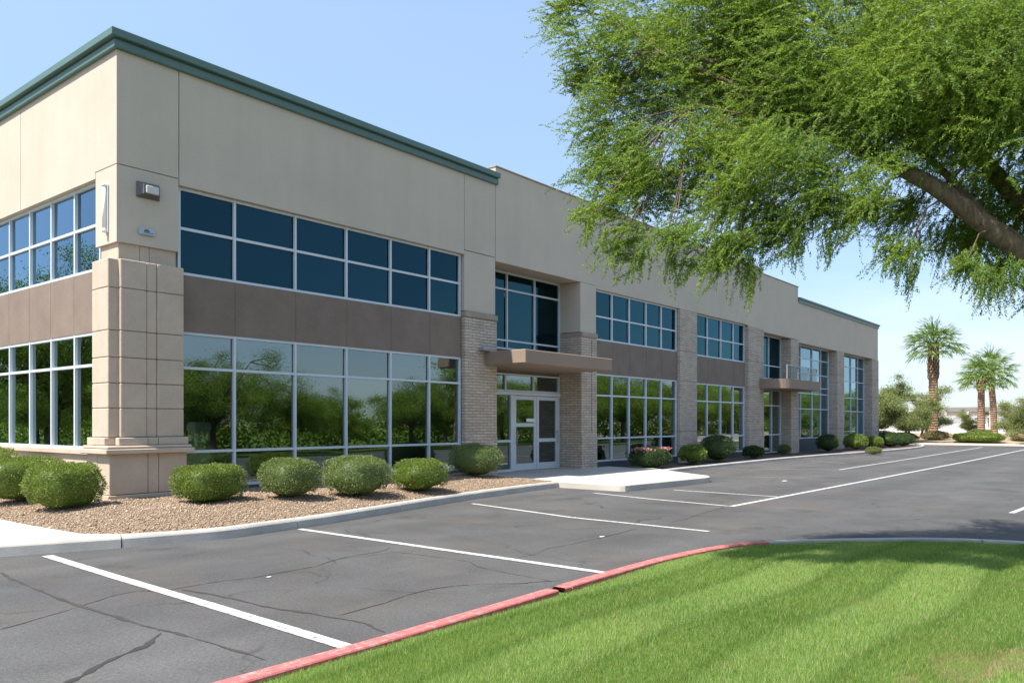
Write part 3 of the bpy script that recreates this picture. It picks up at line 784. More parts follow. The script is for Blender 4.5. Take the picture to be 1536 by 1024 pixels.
# ---- windows: the frame is the part, its panes a sub-part
def window(us, zs, fixed, axis, glass='glass', bar=.05, dep=.10, skip=None, mat='alu', name='window'):
    fr, gl = MB(), MB()
    u0, u1, z0, z1 = us[0], us[-1], zs[0], zs[-1]
    def bx(a0, a1, c0, c1, f0, f1):
        if axis == 'x': fr.box(a0, a1, f0, f1, c0, c1)
        else: fr.box(f0, f1, a0, a1, c0, c1)
    for i, u in enumerate(us):
        a0 = u if i == 0 else (u - bar if i == len(us) - 1 else u - bar / 2)
        bx(a0, a0 + bar, z0, z1, fixed, fixed + dep)
    for j, z in enumerate(zs):
        c0 = z if j == 0 else (z - bar if j == len(zs) - 1 else z - bar / 2)
        bx(u0 + .003, u1 - .003, c0, c0 + bar, fixed + .006, fixed + dep - .006)
    gf = fixed + dep * .55
    for i in range(len(us) - 1):
        for j in range(len(zs) - 1):
            a0, a1, c0, c1 = us[i] + .01, us[i + 1] - .01, zs[j] + .01, zs[j + 1] - .01
            e = [random.uniform(-.0022, .0022) * min(1, a1 - a0) for _ in range(3)]; e.append(e[0] - e[1] + e[2])
            q = [(a0, c0), (a1, c0), (a1, c1), (a0, c1)]
            if axis == 'x': gl.face([(p[0], gf + d_, p[1]) for p, d_ in zip(q, e)])
            else: gl.face([(gf + d_, p[0], p[1]) for p, d_ in zip(q, e)][::-1])
    f = fr.build(name, M[mat], B)
    gl.build('pane', M[glass], f)
    return f
b1 = [1.16, 2.33, 3.75, 5.11, 6.43, 7.72, 8.86]
window(b1, [4.33, 5.19, 5.945], .09, 'x', 'glass_up')
panels([1.16, 2.33, 3.75, 5.11, 6.43, 7.72, 8.86], 3.28, 4.33, .085, 'x')
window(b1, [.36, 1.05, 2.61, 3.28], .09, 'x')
yl = [.82, 1.9, 2.95, 4.0, 5.08, 6.15, 7.2, 8.25, 9.3, 10.35, 11.4]
window(yl, [4.34, 5.17, 5.945], .09, 'y', 'glass_side')
panels(yl, 3.24, 4.34, .085, 'y')
window(yl, [1.10, 2.64, 3.24], .09, 'y')
bw = MB(); bw.box(.05, .3, .56, 16, .1, 1.10); bw.box(.02, .34, 11.4, 16, 1.1, 5.95); bw.box(-.02, .2, .56, 11.4, 1.02, 1.095)
bw.build('sill_wall', M['stone'], B)
for q_ in ((1.13, 8.88, .06, .3, .1, .36), (15.2, 20.9, .06, .3, .05, .32), (22.35, 27.35, .06, .3, .05, .32), (33.7, 39.88, .42, .6, .05, .75), (41.17, 46.93, .42, .6, .05, .82)):
    db = MB(); db.box(*q_); db.build('base_wall', M['dark_base'], B)
# middle bays
b2 = [15.2, 16.28, 17.4, 18.55, 19.67, 20.86]
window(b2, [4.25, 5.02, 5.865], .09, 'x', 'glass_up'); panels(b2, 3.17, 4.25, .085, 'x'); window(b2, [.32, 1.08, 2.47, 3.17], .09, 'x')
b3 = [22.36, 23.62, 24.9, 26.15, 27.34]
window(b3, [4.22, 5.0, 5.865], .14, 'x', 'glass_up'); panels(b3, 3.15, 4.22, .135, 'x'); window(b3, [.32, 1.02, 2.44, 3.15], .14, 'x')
# far wing, tall glazing set back between piers
window([33.74, 35.3, 37.1, 38.5, 39.85], [.75, 2.30, 3.12, 3.45, 4.15, 4.95, 5.60], .42, 'x', 'glass_wing', .042)
window([41.2, 42.7, 44.1, 45.5, 46.9], [.82, 2.25, 3.05, 4.05, 4.92, 5.60], .42, 'x', 'glass_wing', .042)
# recess windows above the entrances
window([10.4, 11.62, 12.95, 14.27], [3.72, 3.98, 5.46, 5.97], .78, 'x', 'glass_up')
window([29.4, 31.0, 32.6], [3.66, 4.3, 5.72], .46, 'x', 'glass_up')
for q_ in ((10.2, 14.27, .84, 1.1, 3.04, 3.72), (29.2, 32.6, .52, .8, 3.16, 3.66)):
    fz = MB(); fz.box(*q_); fz.build('fascia', M['spandrel'], B)

# ---- entrance doors
dw = window([10.4, 11.55, 12.9, 14.25], [2.50, 3.03], .78, 'x', 'glass', .05)
sfr = MB()   # side light
def frame(mb, x0, x1, z0, z1, y0, y1, b, zm=None, zb=None):
    mb.box(x0, x0 + b, y0, y1, z0, z1); mb.box(x1 - b, x1, y0, y1, z0, z1)
    mb.box(x0 + b, x1 - b, y0 + .004, y1 - .004, z1 - b, z1); mb.box(x0 + b, x1 - b, y0 + .004, y1 - .004, z0, z0 + (zb or b))
    if zm: mb.box(x0 + b, x1 - b, y0 + .004, y1 - .004, zm - b / 2, zm + b / 2)
frame(sfr, 10.4, 11.86, .153, 2.48, .78, .88, .07, 1.05)
side = sfr.build('window', M['alu'], B)
q = MB(); q.face([(10.42, .84, .2), (11.84, .84, .2), (11.84, .84, 2.45), (10.42, .84, 2.45)]); q.build('pane', M['glass'], side)
hd = MB(); hd.bbox(10.38, 14.26, .75, .9, 2.40, 2.50, .006); hd.box(11.86, 11.93, .78, .88, .153, 2.40); hd.box(14.18, 14.25, .78, .88, .153, 2.40)
hd.build('door_frame', M['alu'], B)
for x0, x1, hx, zm in ((11.94, 13.04, 12.02, 1.52), (13.06, 14.17, 14.09, 1.05)):
    d_ = MB(); frame(d_, x0, x1, .165, 2.385, .79, .85, .11, zm, .2)
    dd = d_.build('entrance_door', M['alu'], B)
    p_ = MB(); p_.face([(x0 + .1, .82, .3), (x1 - .1, .82, .3), (x1 - .1, .82, 2.3), (x0 + .1, .82, 2.3)]); p_.build('pane', M['glass'], dd)
    h_ = MB(); h_.tube([(hx, .73, .95), (hx, .73, 1.35)], [.014, .014], 8); h_.tube([(hx, .73, 1.0), (hx, .79, 1.0)], [.01, .01], 6); h_.tube([(hx, .73, 1.3), (hx, .79, 1.3)], [.01, .01], 6)
    h_.build('handle', M['alu_dark'], dd)

# second entrance glazing
window([29.3, 31.4, 32.6], [.13, 1.0, 2.4, 3.16], .46, 'x', 'glass')

# ---- brick piers
def brick_pier(x0, x1, z1, y1=.5, cap=None, y0=-.035, z0=.02):
    mb = MB(); mb.bbox(x0, x1, y0, y1, z0, z1, .012)
    if cap: mb.bbox(x0 - .012, x1 + .012, y0 - .035, y1 + .02, z1 - cap, z1 + .012, .02, 1)
    mb.bbox(x0 - .006, x1 + .006, y0 - .012, y1 - .02, z0, 1.22, .012)
    if z1 > 5:
        for z in (1.24, 3.15, 4.28): mb.box(x0 - .003, x1 + .003, y0 - .004, y1 - .1, z, z + .03, 1)
    elif x0 > 14: mb.box(14.83, 14.85, y0 - .006, y0 + .02, 1.3, 4.2, 2)
    return mb.build('brick_pier', [M['brick'], M['cap_stone'], M['bronze']], B)
brick_pier(8.90, 10.18, 4.47, .34, .14)
brick_pier(14.28, 15.16, 4.40, .84, .13)
brick_pier(20.90, 22.32, 5.86, .45); brick_pier(27.38, 29.12, 5.83, .6); brick_pier(32.62, 33.70, 5.70, .62)
brick_pier(39.9, 41.15, 5.59, .62); brick_pier(46.95, 48.42, 5.59, .62)
# ---- corner pier of coursed stone
st = MB()
ZC = [1.34, 1.84, 2.27, 2.71, 3.17, 3.9, 4.40]; J = .008
def course(z0, z1, grow=0.0):
    for a_, b_, o in ((-.03, .43, 0), (.43, .62, .012), (.62, 1.12, 0)):
        st.bbox(a_ + J / 2 - (grow if a_ < 0 else 0), b_ - J / 2 + (grow if b_ > 1 else 0), -.20 + o - grow, .2, z0 + J / 2, z1 - J / 2, .012)
    for a_, b_, o in ((-.12, .30, 0), (.30, .52, .012)):
        st.bbox(-.20 + o - grow, .2, a_ + J / 2, b_ - J / 2 + (grow if b_ > .5 else 0), z0 + J / 2, z1 - J / 2, .012)
for z0, z1 in zip(ZC[:-1], ZC[1:]): course(z0, z1)
course(1.20, 1.34, .06)
st.box(-.05, 1.1, -.1, .5, 1.0, 4.395)
for a_, b_ in ((.05, .43), (.43, .6), (.6, 1.10)): st.bbox(a_ + .004, b_ - .004, .05, .6, 4.40, 4.722, .006)
st.bbox(.05, .3, .06, .70, 4.40, 4.722, .006)
st.bbox(-.34, 1.24, -.36, .64, 1.06, 1.145, .012); st.bbox(-.31, 1.21, -.33, .62, 1.145, 1.20, .02)
for a_, b_ in ((-.24, .43), (.43, .62), (.62, 1.15)): st.bbox(a_ + J / 2, b_ - J / 2, -.25, .2, .36 + J, 1.06, .01)
st.bbox(-.245, .2, .2, .58, .36 + J, 1.06, .01)
st.bbox(-.27, 1.18, -.28, .60, .1, .36, .01)
st.build('stone_pier', M['stone'], B)

# ---- canopies
def canopy(x0, x1, y0, z0, z1, y1=.0, rnd=0):
    mb = MB()
    if not rnd:
        mb.bbox(x0, x1, y0, y1, z0, z1, .015)
        mb.box(x0 + .06, x1 - .06, y0 + .06, y1, z1 - .02, z1 + .012)
    else:
        pts = [(x0, y1)] + [(x0, y0 + rnd)]
        for k_ in range(1, 9):
            a_ = math.pi + math.pi / 2 * k_ / 8; pts.append((x0 + rnd + rnd * math.cos(a_), y0 + rnd + rnd * math.sin(a_)))
        pts += [(x1 - .3, y0), (x1, y0 + .3), (x1, y1)]
        mb.prism(pts, z0, z1)
    return mb.build('canopy', M['canopy'], B)
canopy(9.66, 13.85, -1.42, 3.12, 3.47, .0); 
cx = MB(); cx.bbox(10.22, 14.27, -.0, .83, 3.13, 3.45, .01); cx.build('canopy', M['canopy'], B)
canopy(28.6, 33.5, -1.25, 3.12, 3.55, .45, .9)
# glass balustrade on the far canopy
rl = MB()
for x in (29.2, 30.6, 32.0, 33.2): rl.box(x, x + .04, -1.08, -1.04, 3.55, 4.15)
rl.box(29.2, 33.24, -1.085, -1.035, 4.15, 4.19)
rr = rl.build('balustrade', M['alu_dark'], B)
rg = MB(); rg.face([(29.24, -1.06, 3.6), (33.2, -1.06, 3.6), (33.2, -1.06, 4.13), (29.24, -1.06, 4.13)]); rg.build('pane', M['clear_glass'], rr)

# ================================================================ FIXTURES ON THE WALL
t = empty('wall_light', (.545, 0, 5.71)); tag(t, 'bronze boxy wall light with slanted lens high on the corner block', 'wall light')
h = MB()
h.bbox(-.21, .21, -.03, -.001, -.15, .13, .01)
fz0 = [(-.20, -.03), (.20, -.03)]
def quadbox(mb, f, b_, m=0):   # front and back rings of four points
    mb.face(f, m)
    for i in range(4): j = (i + 1) % 4; mb.face([b_[i], b_[j], f[j], f[i]], m)
back = [(-.20, -.03, -.13), (.20, -.03, -.13), (.20, -.03, .12), (-.20, -.03, .12)]
frn = [(-.13, -.14, -.09), (.15, -.14, -.09), (.15, -.13, .07), (-.13, -.13, .07)]
quadbox(h, frn, back)
h.build('housing', M['bronze'], t)
ln = MB(); ln.bbox(-.10, .13, -.165, -.125, -.085, .055, .012); ln.build('lens', M['lens'], t)

t = empty('wall_plaque', (.52, 0, 4.965)); tag(t, 'small blue grey plaque with dark dome emblem low on corner block', 'plaque')
h = MB(); h.bbox(-.14, .14, -.05, -.001, -.055, .06, .012); h.build('plate', M['plaque'], t)
e_ = MB(); pts = [(-.015 + .052 * math.cos(a_), -.052, .0 + .045 * math.sin(a_)) for a_ in [math.pi * k_ / 14 for k_ in range(15)]]
e_.face([(x, y - .0005, z) for x, y, z in pts][::-1])
for k_, (x0, x1) in enumerate(((-.07, -.03), (-.025, .02), (.027, .06), (.066, .105))): e_.box(x0, x1, -.0525, -.049, -.022, -.008)
e_.build('emblem', M['bronze'], t)

t = empty('strip_light', (0, .34, 5.33)); tag(t, 'white vertical strip light on the sunny left corner face', 'strip light')
h = MB(); h.bbox(-.03, -.001, -.055, .055, -.42, .42, .006); h.build('housing', M['alu'], t)
h = MB(); h.tube([(-.06, .0, -.36), (-.06, .0, .38)], [.032, .032], 12); h.tube([(-.06, 0, .38), (-.06, 0, .43)], [.04, .036], 12); h.tube([(-.06, 0, -.42), (-.06, 0, -.36)], [.036, .04], 12)
h.build('tube', M['plain_white'], t)

t = empty('floodlight', (9.6, -.06, 3.52)); tag(t, 'small grey floodlight on brick pier above canopy edge', 'floodlight')
h = MB(); h.bbox(-.2, .1, -.18, .0, -.03, .06, .015); h.build('housing', M['alu_dark'], t)
h = MB(); h.bbox(-.05, .0, -.02, .025, -.05, .12, .005); h.build('bracket', M['alu_dark'], t)

for x, z, w_, h_, lab in ((10.95, 1.28, .30, .22, 'white paper notice taped in the side window left of the doors'), (12.72, 1.66, .42, .10, 'narrow cream notice above the push rail of left entrance door')):
    n_ = MB(); n_.bbox(x - w_ / 2, x + w_ / 2, .766 if x > 11 else .79, .772 if x > 11 else .796, z - h_ / 2, z + h_ / 2, .001)
    tag(n_.build('paper_notice', M['plain_white']), lab, 'notice')

# ================================================================ FURNITURE BEHIND THE GLASS
def make_chair():
    t = empty('office_chair'); s_ = MB(); s_.bbox(-.24, .24, -.24, .24, .43, .51, .03); s_.build('seat', M['black'], t)
    s_ = MB(); s_.bbox(-.22, .22, .2, .27, .6, 1.12, .03); s_.bbox(-.03, .03, .22, .26, .48, .62, .005); s_.build('backrest', M['black'], t)
    s_ = MB(); s_.tube([(0, 0, .08), (0, 0, .44)], [.03, .03], 8)
    for k_ in range(5):
        a_ = k_ * 1.2566; s_.tube([(0, 0, .1), (.28 * math.cos(a_), .28 * math.sin(a_), .05)], [.025, .018], 6); s_.tube([(.28 * math.cos(a_), .28 * math.sin(a_), .0), (.28 * math.cos(a_), .28 * math.sin(a_), .05)], [.028, .028], 8)
    s_.build('base', M['black'], t); return t
def make_desk():
    t = empty('office_desk'); s_ = MB(); s_.bbox(-.8, .8, -.38, .38, .71, .745, .008); s_.build('desk_top', M['desk'], t)
    for x in (-.74, .74):
        s_ = MB(); s_.bbox(x - .025, x + .025, -.34, .34, 0, .71, .005); s_.build('leg', M['alu_dark'], t)
    s_ = MB(); s_.bbox(-.7, .7, .3, .33, .25, .7, .004); s_.build('modesty_panel', M['desk'], t); return t
c0 = make_chair(); d0 = make_desk()
for i, (o, x, y, rz, lab, cat, grp) in enumerate((
    (c0, 2.85, 1.25, 2.6, 'black swivel chair behind glass in second window pane', 'office chair', 'chairs behind the glass'),
    (None, 5.0, 1.4, 3.3, 'black swivel chair behind the fourth pane from stone pier', 'office chair', 'chairs behind the glass'),
    (None, 7.2, 1.3, .4, 'black swivel chair behind glass nearest the brick entrance pier', 'office chair', 'chairs behind the glass'),
    (d0, 3.0, 2.1, 0, 'brown desk behind the second and third panes', 'desk', 'desks behind the glass'),
    (None, 6.6, 2.2, 0, 'brown desk behind the panes nearer the entrance', 'desk', 'desks behind the glass'))):
    if o is None: o = copy_tree(c0 if cat == 'office chair' else d0)
    o.location = (x, y, .285); o.rotation_euler.z = rz; tag(o, lab, cat, grp)
for x, y, s_, hh, lab in ((1.75, 1.1, .2, .42, 'short white storage box behind the first pane'), (2.1, 1.0, .16, .75, 'tall narrow white storage box behind the first pane')):
    b_ = MB(); b_.bbox(x - s_, x + s_, y - .15, y + .15, .85, .85 + hh, .01); b_.box(x - s_ - .01, x + s_ + .01, y - .16, y + .16, .85 + hh * .8, .85 + hh * .95)
    b_.box(x - s_, x + s_, y - .12, y + .12, .285, .85, )
    tag(b_.build('storage_box', M['plain_white']), lab, 'box')

# ================================================================ PLANTS
def lump(P, amp, f, seed):
    return np.array([amp * noise.noise(Vector((p[0] * f + seed, p[1] * f, p[2] * f))) for p in P])

def shrub(name, loc, w_, d_, h_, label, mat, group, boxy=2.6, nleaf=9000, leaf=.030, flowers=0, amp=.065, cat='shrub'):
    """clipped shrub: a lumpy rounded block of leaves on a few woody stems"""
    k_ = nleaf; U = nrm(RNG.normal(size=(k_, 3))); U[:, 2] = np.where(U[:, 2] < -.55, -U[:, 2], U[:, 2])
    p_ = boxy; rad = 1 / (np.abs(U) ** p_).sum(1) ** (1 / p_)
    seed = random.uniform(0, 99); amp *= random.uniform(.75, 1.6)
    bump_ = lump(U, amp * 2.0, 2.0, seed) + lump(U, amp, 5.5, seed + 7)
    shell = np.where(RNG.random(k_) < .72, RNG.normal(1, .022, k_), RNG.uniform(.70, 1, k_))
    rr = rad * (1 + bump_) * shell
    S = np.array([w_ / 2, d_ / 2, h_ / 2 * 1.0])
    P = U * rr[:, None] * S + np.array([0, 0, h_ * .52])
    P[:, 2] = np.maximum(P[:, 2], .015)
    P[:, :2] *= (.74 + .26 * np.clip(P[:, 2] / (.45 * h_), 0, 1))[:, None]
    D = nrm(U * .8 + np.array([0, 0, .35]) + RNG.normal(0, .65, (k_, 3)))
    V1, F1 = leaf_quads(P, D, leaf * RNG.uniform(.7, 1.4, k_), leaf * .55 * RNG.uniform(.7, 1.3, k_))
    # inner mass of twigs and older leaves
    nu, nv = 26, 16; cv, cf = [], []
    for j in range(nv + 1):
        for i in range(nu):
            a_, b_ = 2 * math.pi * i / nu, math.pi * j / nv
            cv.append((math.sin(b_) * math.cos(a_), math.sin(b_) * math.sin(a_), math.cos(b_)))
    cv = np.array(cv); rr2 = .86 / (np.abs(cv) ** p_).sum(1) ** (1 / p_) * (1 + lump(cv, amp * 2.0, 2.0, seed))
    cvv = cv * rr2[:, None] * S + np.array([0, 0, h_ * .52]); cvv[:, 2] = np.maximum(cvv[:, 2], .06); cvv[:, :2] *= (.72 + .28 * np.clip(cvv[:, 2] / (.45 * h_), 0, 1))[:, None]
    for j in range(nv):
        for i in range(nu):
            q_ = j * nu + i; q2 = j * nu + (i + 1) % nu; cf.append((q_, q_ + nu, q2 + nu, q2))
    Vt = np.concatenate([V1, cvv]); Ft = np.concatenate([F1, np.array(cf) + len(V1)])
    root = empty(name, loc); tag(root, label, cat, group)
    link('foliage', np_mesh('foliage', Vt, Ft), mat, root)
    s_ = MB()
    for i in range(5):
        a_ = i * 1.26 + seed; s_.tube([(.03 * math.cos(a_), .03 * math.sin(a_), -.05), (w_ * .2 * math.cos(a_), d_ * .2 * math.sin(a_), h_ * .5)], [.014, .008], 5)
    s_.build('stem', M['bark'], root)
    if flowers:
        m_ = flowers; cxs = np.array([(-.24, 0), (.22, -.05), (.30, .05)]); ci = RNG.integers(0, 3, m_)
        P2 = np.stack([cxs[ci, 0] * w_ + RNG.normal(0, .085, m_) * w_, cxs[ci, 1] * d_ + RNG.normal(0, .16, m_) * d_, np.full(m_, h_ * 1.03) - np.abs(RNG.normal(0, .05, m_))], 1)
        Vf, Ff = leaf_quads(P2, nrm(RNG.normal(0, .6, (m_, 3)) + np.array([0, -.2, .8])), np.full(m_, .075), np.full(m_, .07))
        link('blossom', np_mesh('blossom', Vf, Ff), M['flower'], root)
    return root
GB = 'clipped boxwood shrubs in the gravel bed'
bh = lambda x, y: float(bed_h(np.array([x]), np.array([y]))[0]) - .02
def bx(x, y, w_, d_, h_, lab, mat='box_leaf', boxy=2.8, n_=14000, leaf=.025):
    shrub('boxwood_shrub', (x, y, bh(x, y)), w_, d_, h_, lab, M[mat], GB, boxy, n_, leaf)
bx(-1.10, -.66, .98, .86, .68, 'boxy clipped shrub nearest the footpath, in front of the stone pier', 'box_leaf', 4.6, 16000)
bx(-1.08, 1.15, 1.22, .95, .74, 'wide clipped shrub half hidden behind the boxy footpath shrub', 'box_leaf', 4.6, 15000)
bx(-1.0, 3.3, 1.1, 1.2, .84, 'rearmost clipped shrub under the windows of the sunny left side', 'box_leaf', 4.2, 13000)
bx(.68, -1.78, 1.0, .85, .60, 'lowest clipped shrub just right of the stone corner pier', 'box_leaf', 4.6, 15000)
bx(1.93, -2.25, .92, .85, .67, 'round clipped shrub, second to the right of the stone pier', 'grey_box_leaf', 3.4)
bx(3.28, -2.4, 1.14, .98, .72, 'largest round clipped shrub midway along the front windows', 'grey_box_leaf', 3.2, 15000)
bx(4.95, -2.4, 1.04, .92, .64, 'dark round clipped shrub, fourth to the right of the stone pier', 'box_leaf', 3.0)
bx(8.2, -1.0, 1.28, 1.05, .76, 'pale round clipped shrub beside the entrance doors', 'grey_box_leaf', 3.0, 14000)
GF = 'shrubs in the far planting strip'
shrub('flowering_shrub', (16.6, -1.15, .07), 2.0, .95, .66, 'dark low shrub topped with pink flowers beside the entrance paving', M['dark_leaf'], None, 2.6, 10000, .035, 620)
for x, y, w_, d_, h_, lab, mt in (
    (20.1, -.95, 1.0, .9, .66, 'round green shrub just right of the pink flowers', 'box_leaf'),
    (22.3, -.9, 1.8, 1.1, .98, 'big dark leafy shrub under the third window bay', 'dark_leaf'),
    (26.0, -.8, .9, .8, .5, 'small dark shrub beside the brick pier of the third bay', 'dark_leaf'),
    (35.4, -.9, 1.3, 1.0, .86, 'dark upright shrub under the first tall glazing', 'dark_leaf'),
    (39.2, -1.2, 1.5, 1.1, .84, 'round shrub before the brick pier of the far wing', 'box_leaf'),
    (42.8, -1.2, 1.2, 1.0, .66, 'olive shrub under the last tall glazing', 'box_leaf'),
    (45.6, -1.4, 1.7, 1.3, .86, 'dark rounded shrub near the building end', 'dark_leaf'),
    (48.2, -1.5, 1.6, 1.3, .80, 'last dark shrub at the end corner of building', 'dark_leaf'),
    (31.2, -.2, .7, .5, .42, 'tiny pale shrub inside the second entrance recess', 'pale_leaf')):
    shrub('leafy_shrub', (x, y, .07), w_, d_, h_, lab, M[mt], GF, 2.2, 3500, .06)
shrub('leafy_shrub', (35.6, -3.05, -.01), .85, .7, .36, 'small pale tuft shrub standing out on the asphalt', M['pale_leaf'], None, 2.2, 2500, .05)

# ---- trees
def branch_path(p, d, length, n_, droop, wig, rnd):
    pts = [Vector(p)]; d = Vector(d).normalized()
    for i in range(n_):
        d = (d + Vector((rnd.gauss(0, wig), rnd.gauss(0, wig), rnd.gauss(0, wig) - droop))).normalized()
        pts.append(pts[-1] + d * length / n_)
    return pts

def make_tree(name, h_, rad, trunk_h, nleaf, mat, seed, leaf=.11, r0=.14, bark='bark', clear=.0, stems=1, droop=.02, spread=.9, clump=.14):
    """tapered trunk, limbs, and a crown of leaf clumps gathered round the limb ends"""
    rnd = random.Random(seed); root = empty(name)
    tb = MB(); tips = []
    for s_ in range(stems):
        a_ = rnd.uniform(0, 6.28); lean = .12 if stems == 1 else .35
        tr = branch_path((.12 * s_ * math.cos(a_), .12 * s_ * math.sin(a_), -.1), (lean * math.cos(a_), lean * math.sin(a_), 1), trunk_h + .1, 6, 0, .06, rnd)
        tb.tube(tr, [r0 * (1.25 if i == 0 else 1 - .07 * i) for i in range(len(tr))], 9, jitter=.25)
        nl = int(7 / stems + 2)
        for i in range(nl):
            b_ = 6.28 * i / nl + rnd.uniform(-.4, .4); up = rnd.uniform(.45, 1.5)
            L = rad * rnd.uniform(.7, 1.0) * spread if up < 1 else (h_ - trunk_h) * rnd.uniform(.55, .8)
            pp = branch_path(tr[-1 - (i % 2)], (math.cos(b_), math.sin(b_), up), L, 6, droop, .12, rnd)
            tb.tube(pp, [r0 * .5 * (1 - .13 * k_) for k_ in range(len(pp))], 6)
            for k_ in (2, 3, 4, 5, 6):
                for _ in range(2):
                    q_ = branch_path(pp[k_], (rnd.gauss(0, 1), rnd.gauss(0, 1), rnd.gauss(.4, .6)), rad * .38, 3, droop, .15, rnd)
                    tb.tube(q_, [r0 * .16, r0 * .12, r0 * .08, r0 * .04], 4, cap=False)
                    tips += [(q_[2], .8), (q_[3], 1.0)]
    tb.build('trunk', M[bark], root)
    T = np.array([tuple(t_[0]) for t_ in tips]); ci = RNG.integers(0, len(T), nleaf)
    sg = rad * clump * (.5 + RNG.random(len(T)))
    P = T[ci] + RNG.normal(0, 1, (nleaf, 3)) * sg[ci][:, None] * np.array([1.15, 1.15, .75])
    cz = trunk_h + (h_ - trunk_h) * .5
    D = nrm(nrm(P - np.array([0, 0, cz])) * .7 + RNG.normal(0, .7, (nleaf, 3)) + np.array([0, 0, -.15]))
    k_ = P[:, 2] > clear
    P, D = P[k_], D[k_]
    V1, F1 = leaf_quads(P, D, leaf * RNG.uniform(.6, 1.4, len(P)), leaf * .45 * RNG.uniform(.7, 1.3, len(P)))
    link('crown', np_mesh('crown', V1, F1), M[mat], root)
    return root

# trees beyond the far end of the car park
def place(o, x, y, z, rz, lab, cat, grp=None, s_=1.0):
    o.location = (x, y, z); o.rotation_euler.z = rz; o.scale = (s_, s_, s_); tag(o, lab, cat, grp); return o
GT = 'loose desert trees beyond the lot'
t1 = make_tree('desert_tree', 6.4, 1.75, 1.3, 42000, 'pale_leaf', 3, .11, .13, 'bark', .9, 2)
place(t1, 57.0, 1.9, .2, 0, 'pale loose tree touching the far end of the office', 'tree', GT)
place(copy_tree(t1), 56.9, .15, .2, 2.2, 'pale airy tree directly left of the tall palm', 'tree', GT, .88)
place(copy_tree(t1), 66, 1.2, .3, 4, 'grey green tree half hidden behind the tall palm', 'tree', GT, .85)
place(copy_tree(t1), 63, -6.3, .2, 1, 'bright loose tree at the right below the palms', 'tree', GT, .72)
place(copy_tree(t1), 69, -7.6, .2, 5, 'loose tree behind the scrub right of the palms', 'tree', GT, .72)
place(copy_tree(t1), 74, -1.1, .3, 3, 'small airy tree between the tall palm and the short palms', 'tree', GT, .5)

# trees across the drive, mirrored in the glass
GM = 'trees across the drive mirrored in the glass'
m1 = make_tree('shade_tree', 5.6, 2.6, 1.5, 80000, 'tree_leaf', 21, .066, .16, 'bark', .8, clump=.095)
m2 = make_tree('shade_tree', 6.6, 3.0, 1.6, 95000, 'tree_leaf', 34, .066, .18, 'bark', .7, clump=.085)
mir = [(m1, 11.0, -20, 1.0), (m2, 14.5, -21, 1.0), (m1, 18.5, -20.5, .90), (m2, 23, -22, .68), (m1, 27, -20.5, .98), (m2, 31.5, -22, .95), (m1, 7, -23, 1.1), (m2, 38, -21, 1.0),
       (m1, 43, -21, 1.3), (m2, 48, -22, 1.15), (m1, 53, -21.5, 1.35), (m2, 58, -22, 1.2), (m1, 63, -21, 1.4), (m2, 68, -22, 1.2), (m1, 74, -21, 1.35), (m2, 80, -22, 1.25), (m1, 88, -21, 1.4), (m2, 96, -22, 1.3),
       (m1, 106, -22, 1.4), (m2, 116, -22, 1.3), (m1, 2, -24, 1.0), (m2, 126, -23, 1.4)]
used = set()
ORD = 'first second third fourth fifth sixth seventh eighth ninth tenth eleventh twelfth thirteenth fourteenth fifteenth sixteenth seventeenth eighteenth nineteenth twentieth twenty-first twenty-second'.split()
order = sorted(range(len(mir)), key=lambda i: mir[i][1])
for rank, i in enumerate(order):
    src, x, y, s_ = mir[i]
    o = src if id(src) not in used else copy_tree(src); used.add(id(src))
    place(o, x, y, .05, i * 1.7, f'leafy tree across the drive, {ORD[rank]} along the row seen mirrored in the windows', 'tree', GM, s_)
# trees mirrored in the sunny left side
place(copy_tree(m2), -8.5, 25.5, .0, 1, 'tall tree mirrored in the upper windows of the sunny left side', 'tree', GM, 1.75)
place(copy_tree(m2), -10.5, 20, .0, 3, 'bushy tree left of the building, nearer the street', 'tree', GM, .85)
place(copy_tree(m1), -10.5, 31, .0, 5, 'bushy tree left of the building, behind the tall one', 'tree', GM, 1.05)
place(copy_tree(m1), -8.5, 15.5, .0, .4, 'small tree left of the building, close to the footpath', 'tree', GM, .8)
place(copy_tree(m1), -12.5, 38, .0, 2.4, 'farthest tree left of the building, mirrored at the left edge', 'tree', GM, 1.2)

vs = MB(); vs.prism([(-30, -160), (140, -160), (140, -18.6), (-30, -18.6)], -.02, .10)
tag(vs.build('verge', M['lawn_soil']), 'raised green verge across the drive', 'verge', kind='structure')
hb = empty('hedge', (0, 0, .1)); tag(hb, 'long unseen hedge added across the drive to darken the low window reflections', 'hedge')  # added out of view to darken the foot of the mirrored scene
n_ = 26000; P = np.stack([RNG.uniform(-6, 125, n_), -24.5 + RNG.normal(0, .55, n_), np.abs(RNG.normal(.8, .5, n_))], 1)
P[:, 2] *= (.8 + .5 * np.abs(np.sin(P[:, 0] * .9)))
V1, F1 = leaf_quads(P, nrm(RNG.normal(0, 1, (n_, 3)) + np.array([0, .3, .4])), RNG.uniform(.18, .4, n_), RNG.uniform(.1, .22, n_))
link('foliage', np_mesh('foliage', V1, F1), M['tree_leaf'], hb)
vl = MB(); vl.prism([(-40, 6), (-5.6, 6), (-5.6, 90), (-40, 90)], -.02, .08)  # added out of view so bright earth is not mirrored in the side panes
tag(vl.build('verge', M['lawn_soil']), 'unseen green verge added left of the building against bright window reflections', 'verge', kind='structure')
h2 = empty('hedge', (0, 0, .08)); tag(h2, 'unseen hedge added left of the building to cover bright ground in side window reflections', 'hedge')  # added out of view, hides the bright ground from the side panes
n_ = 16000; P = np.stack([-14 + RNG.normal(0, .6, n_), RNG.uniform(10, 62, n_), np.abs(RNG.normal(1.3, .75, n_))], 1)
P[:, 2] *= (.7 + .6 * np.abs(np.sin(P[:, 1] * .5)))
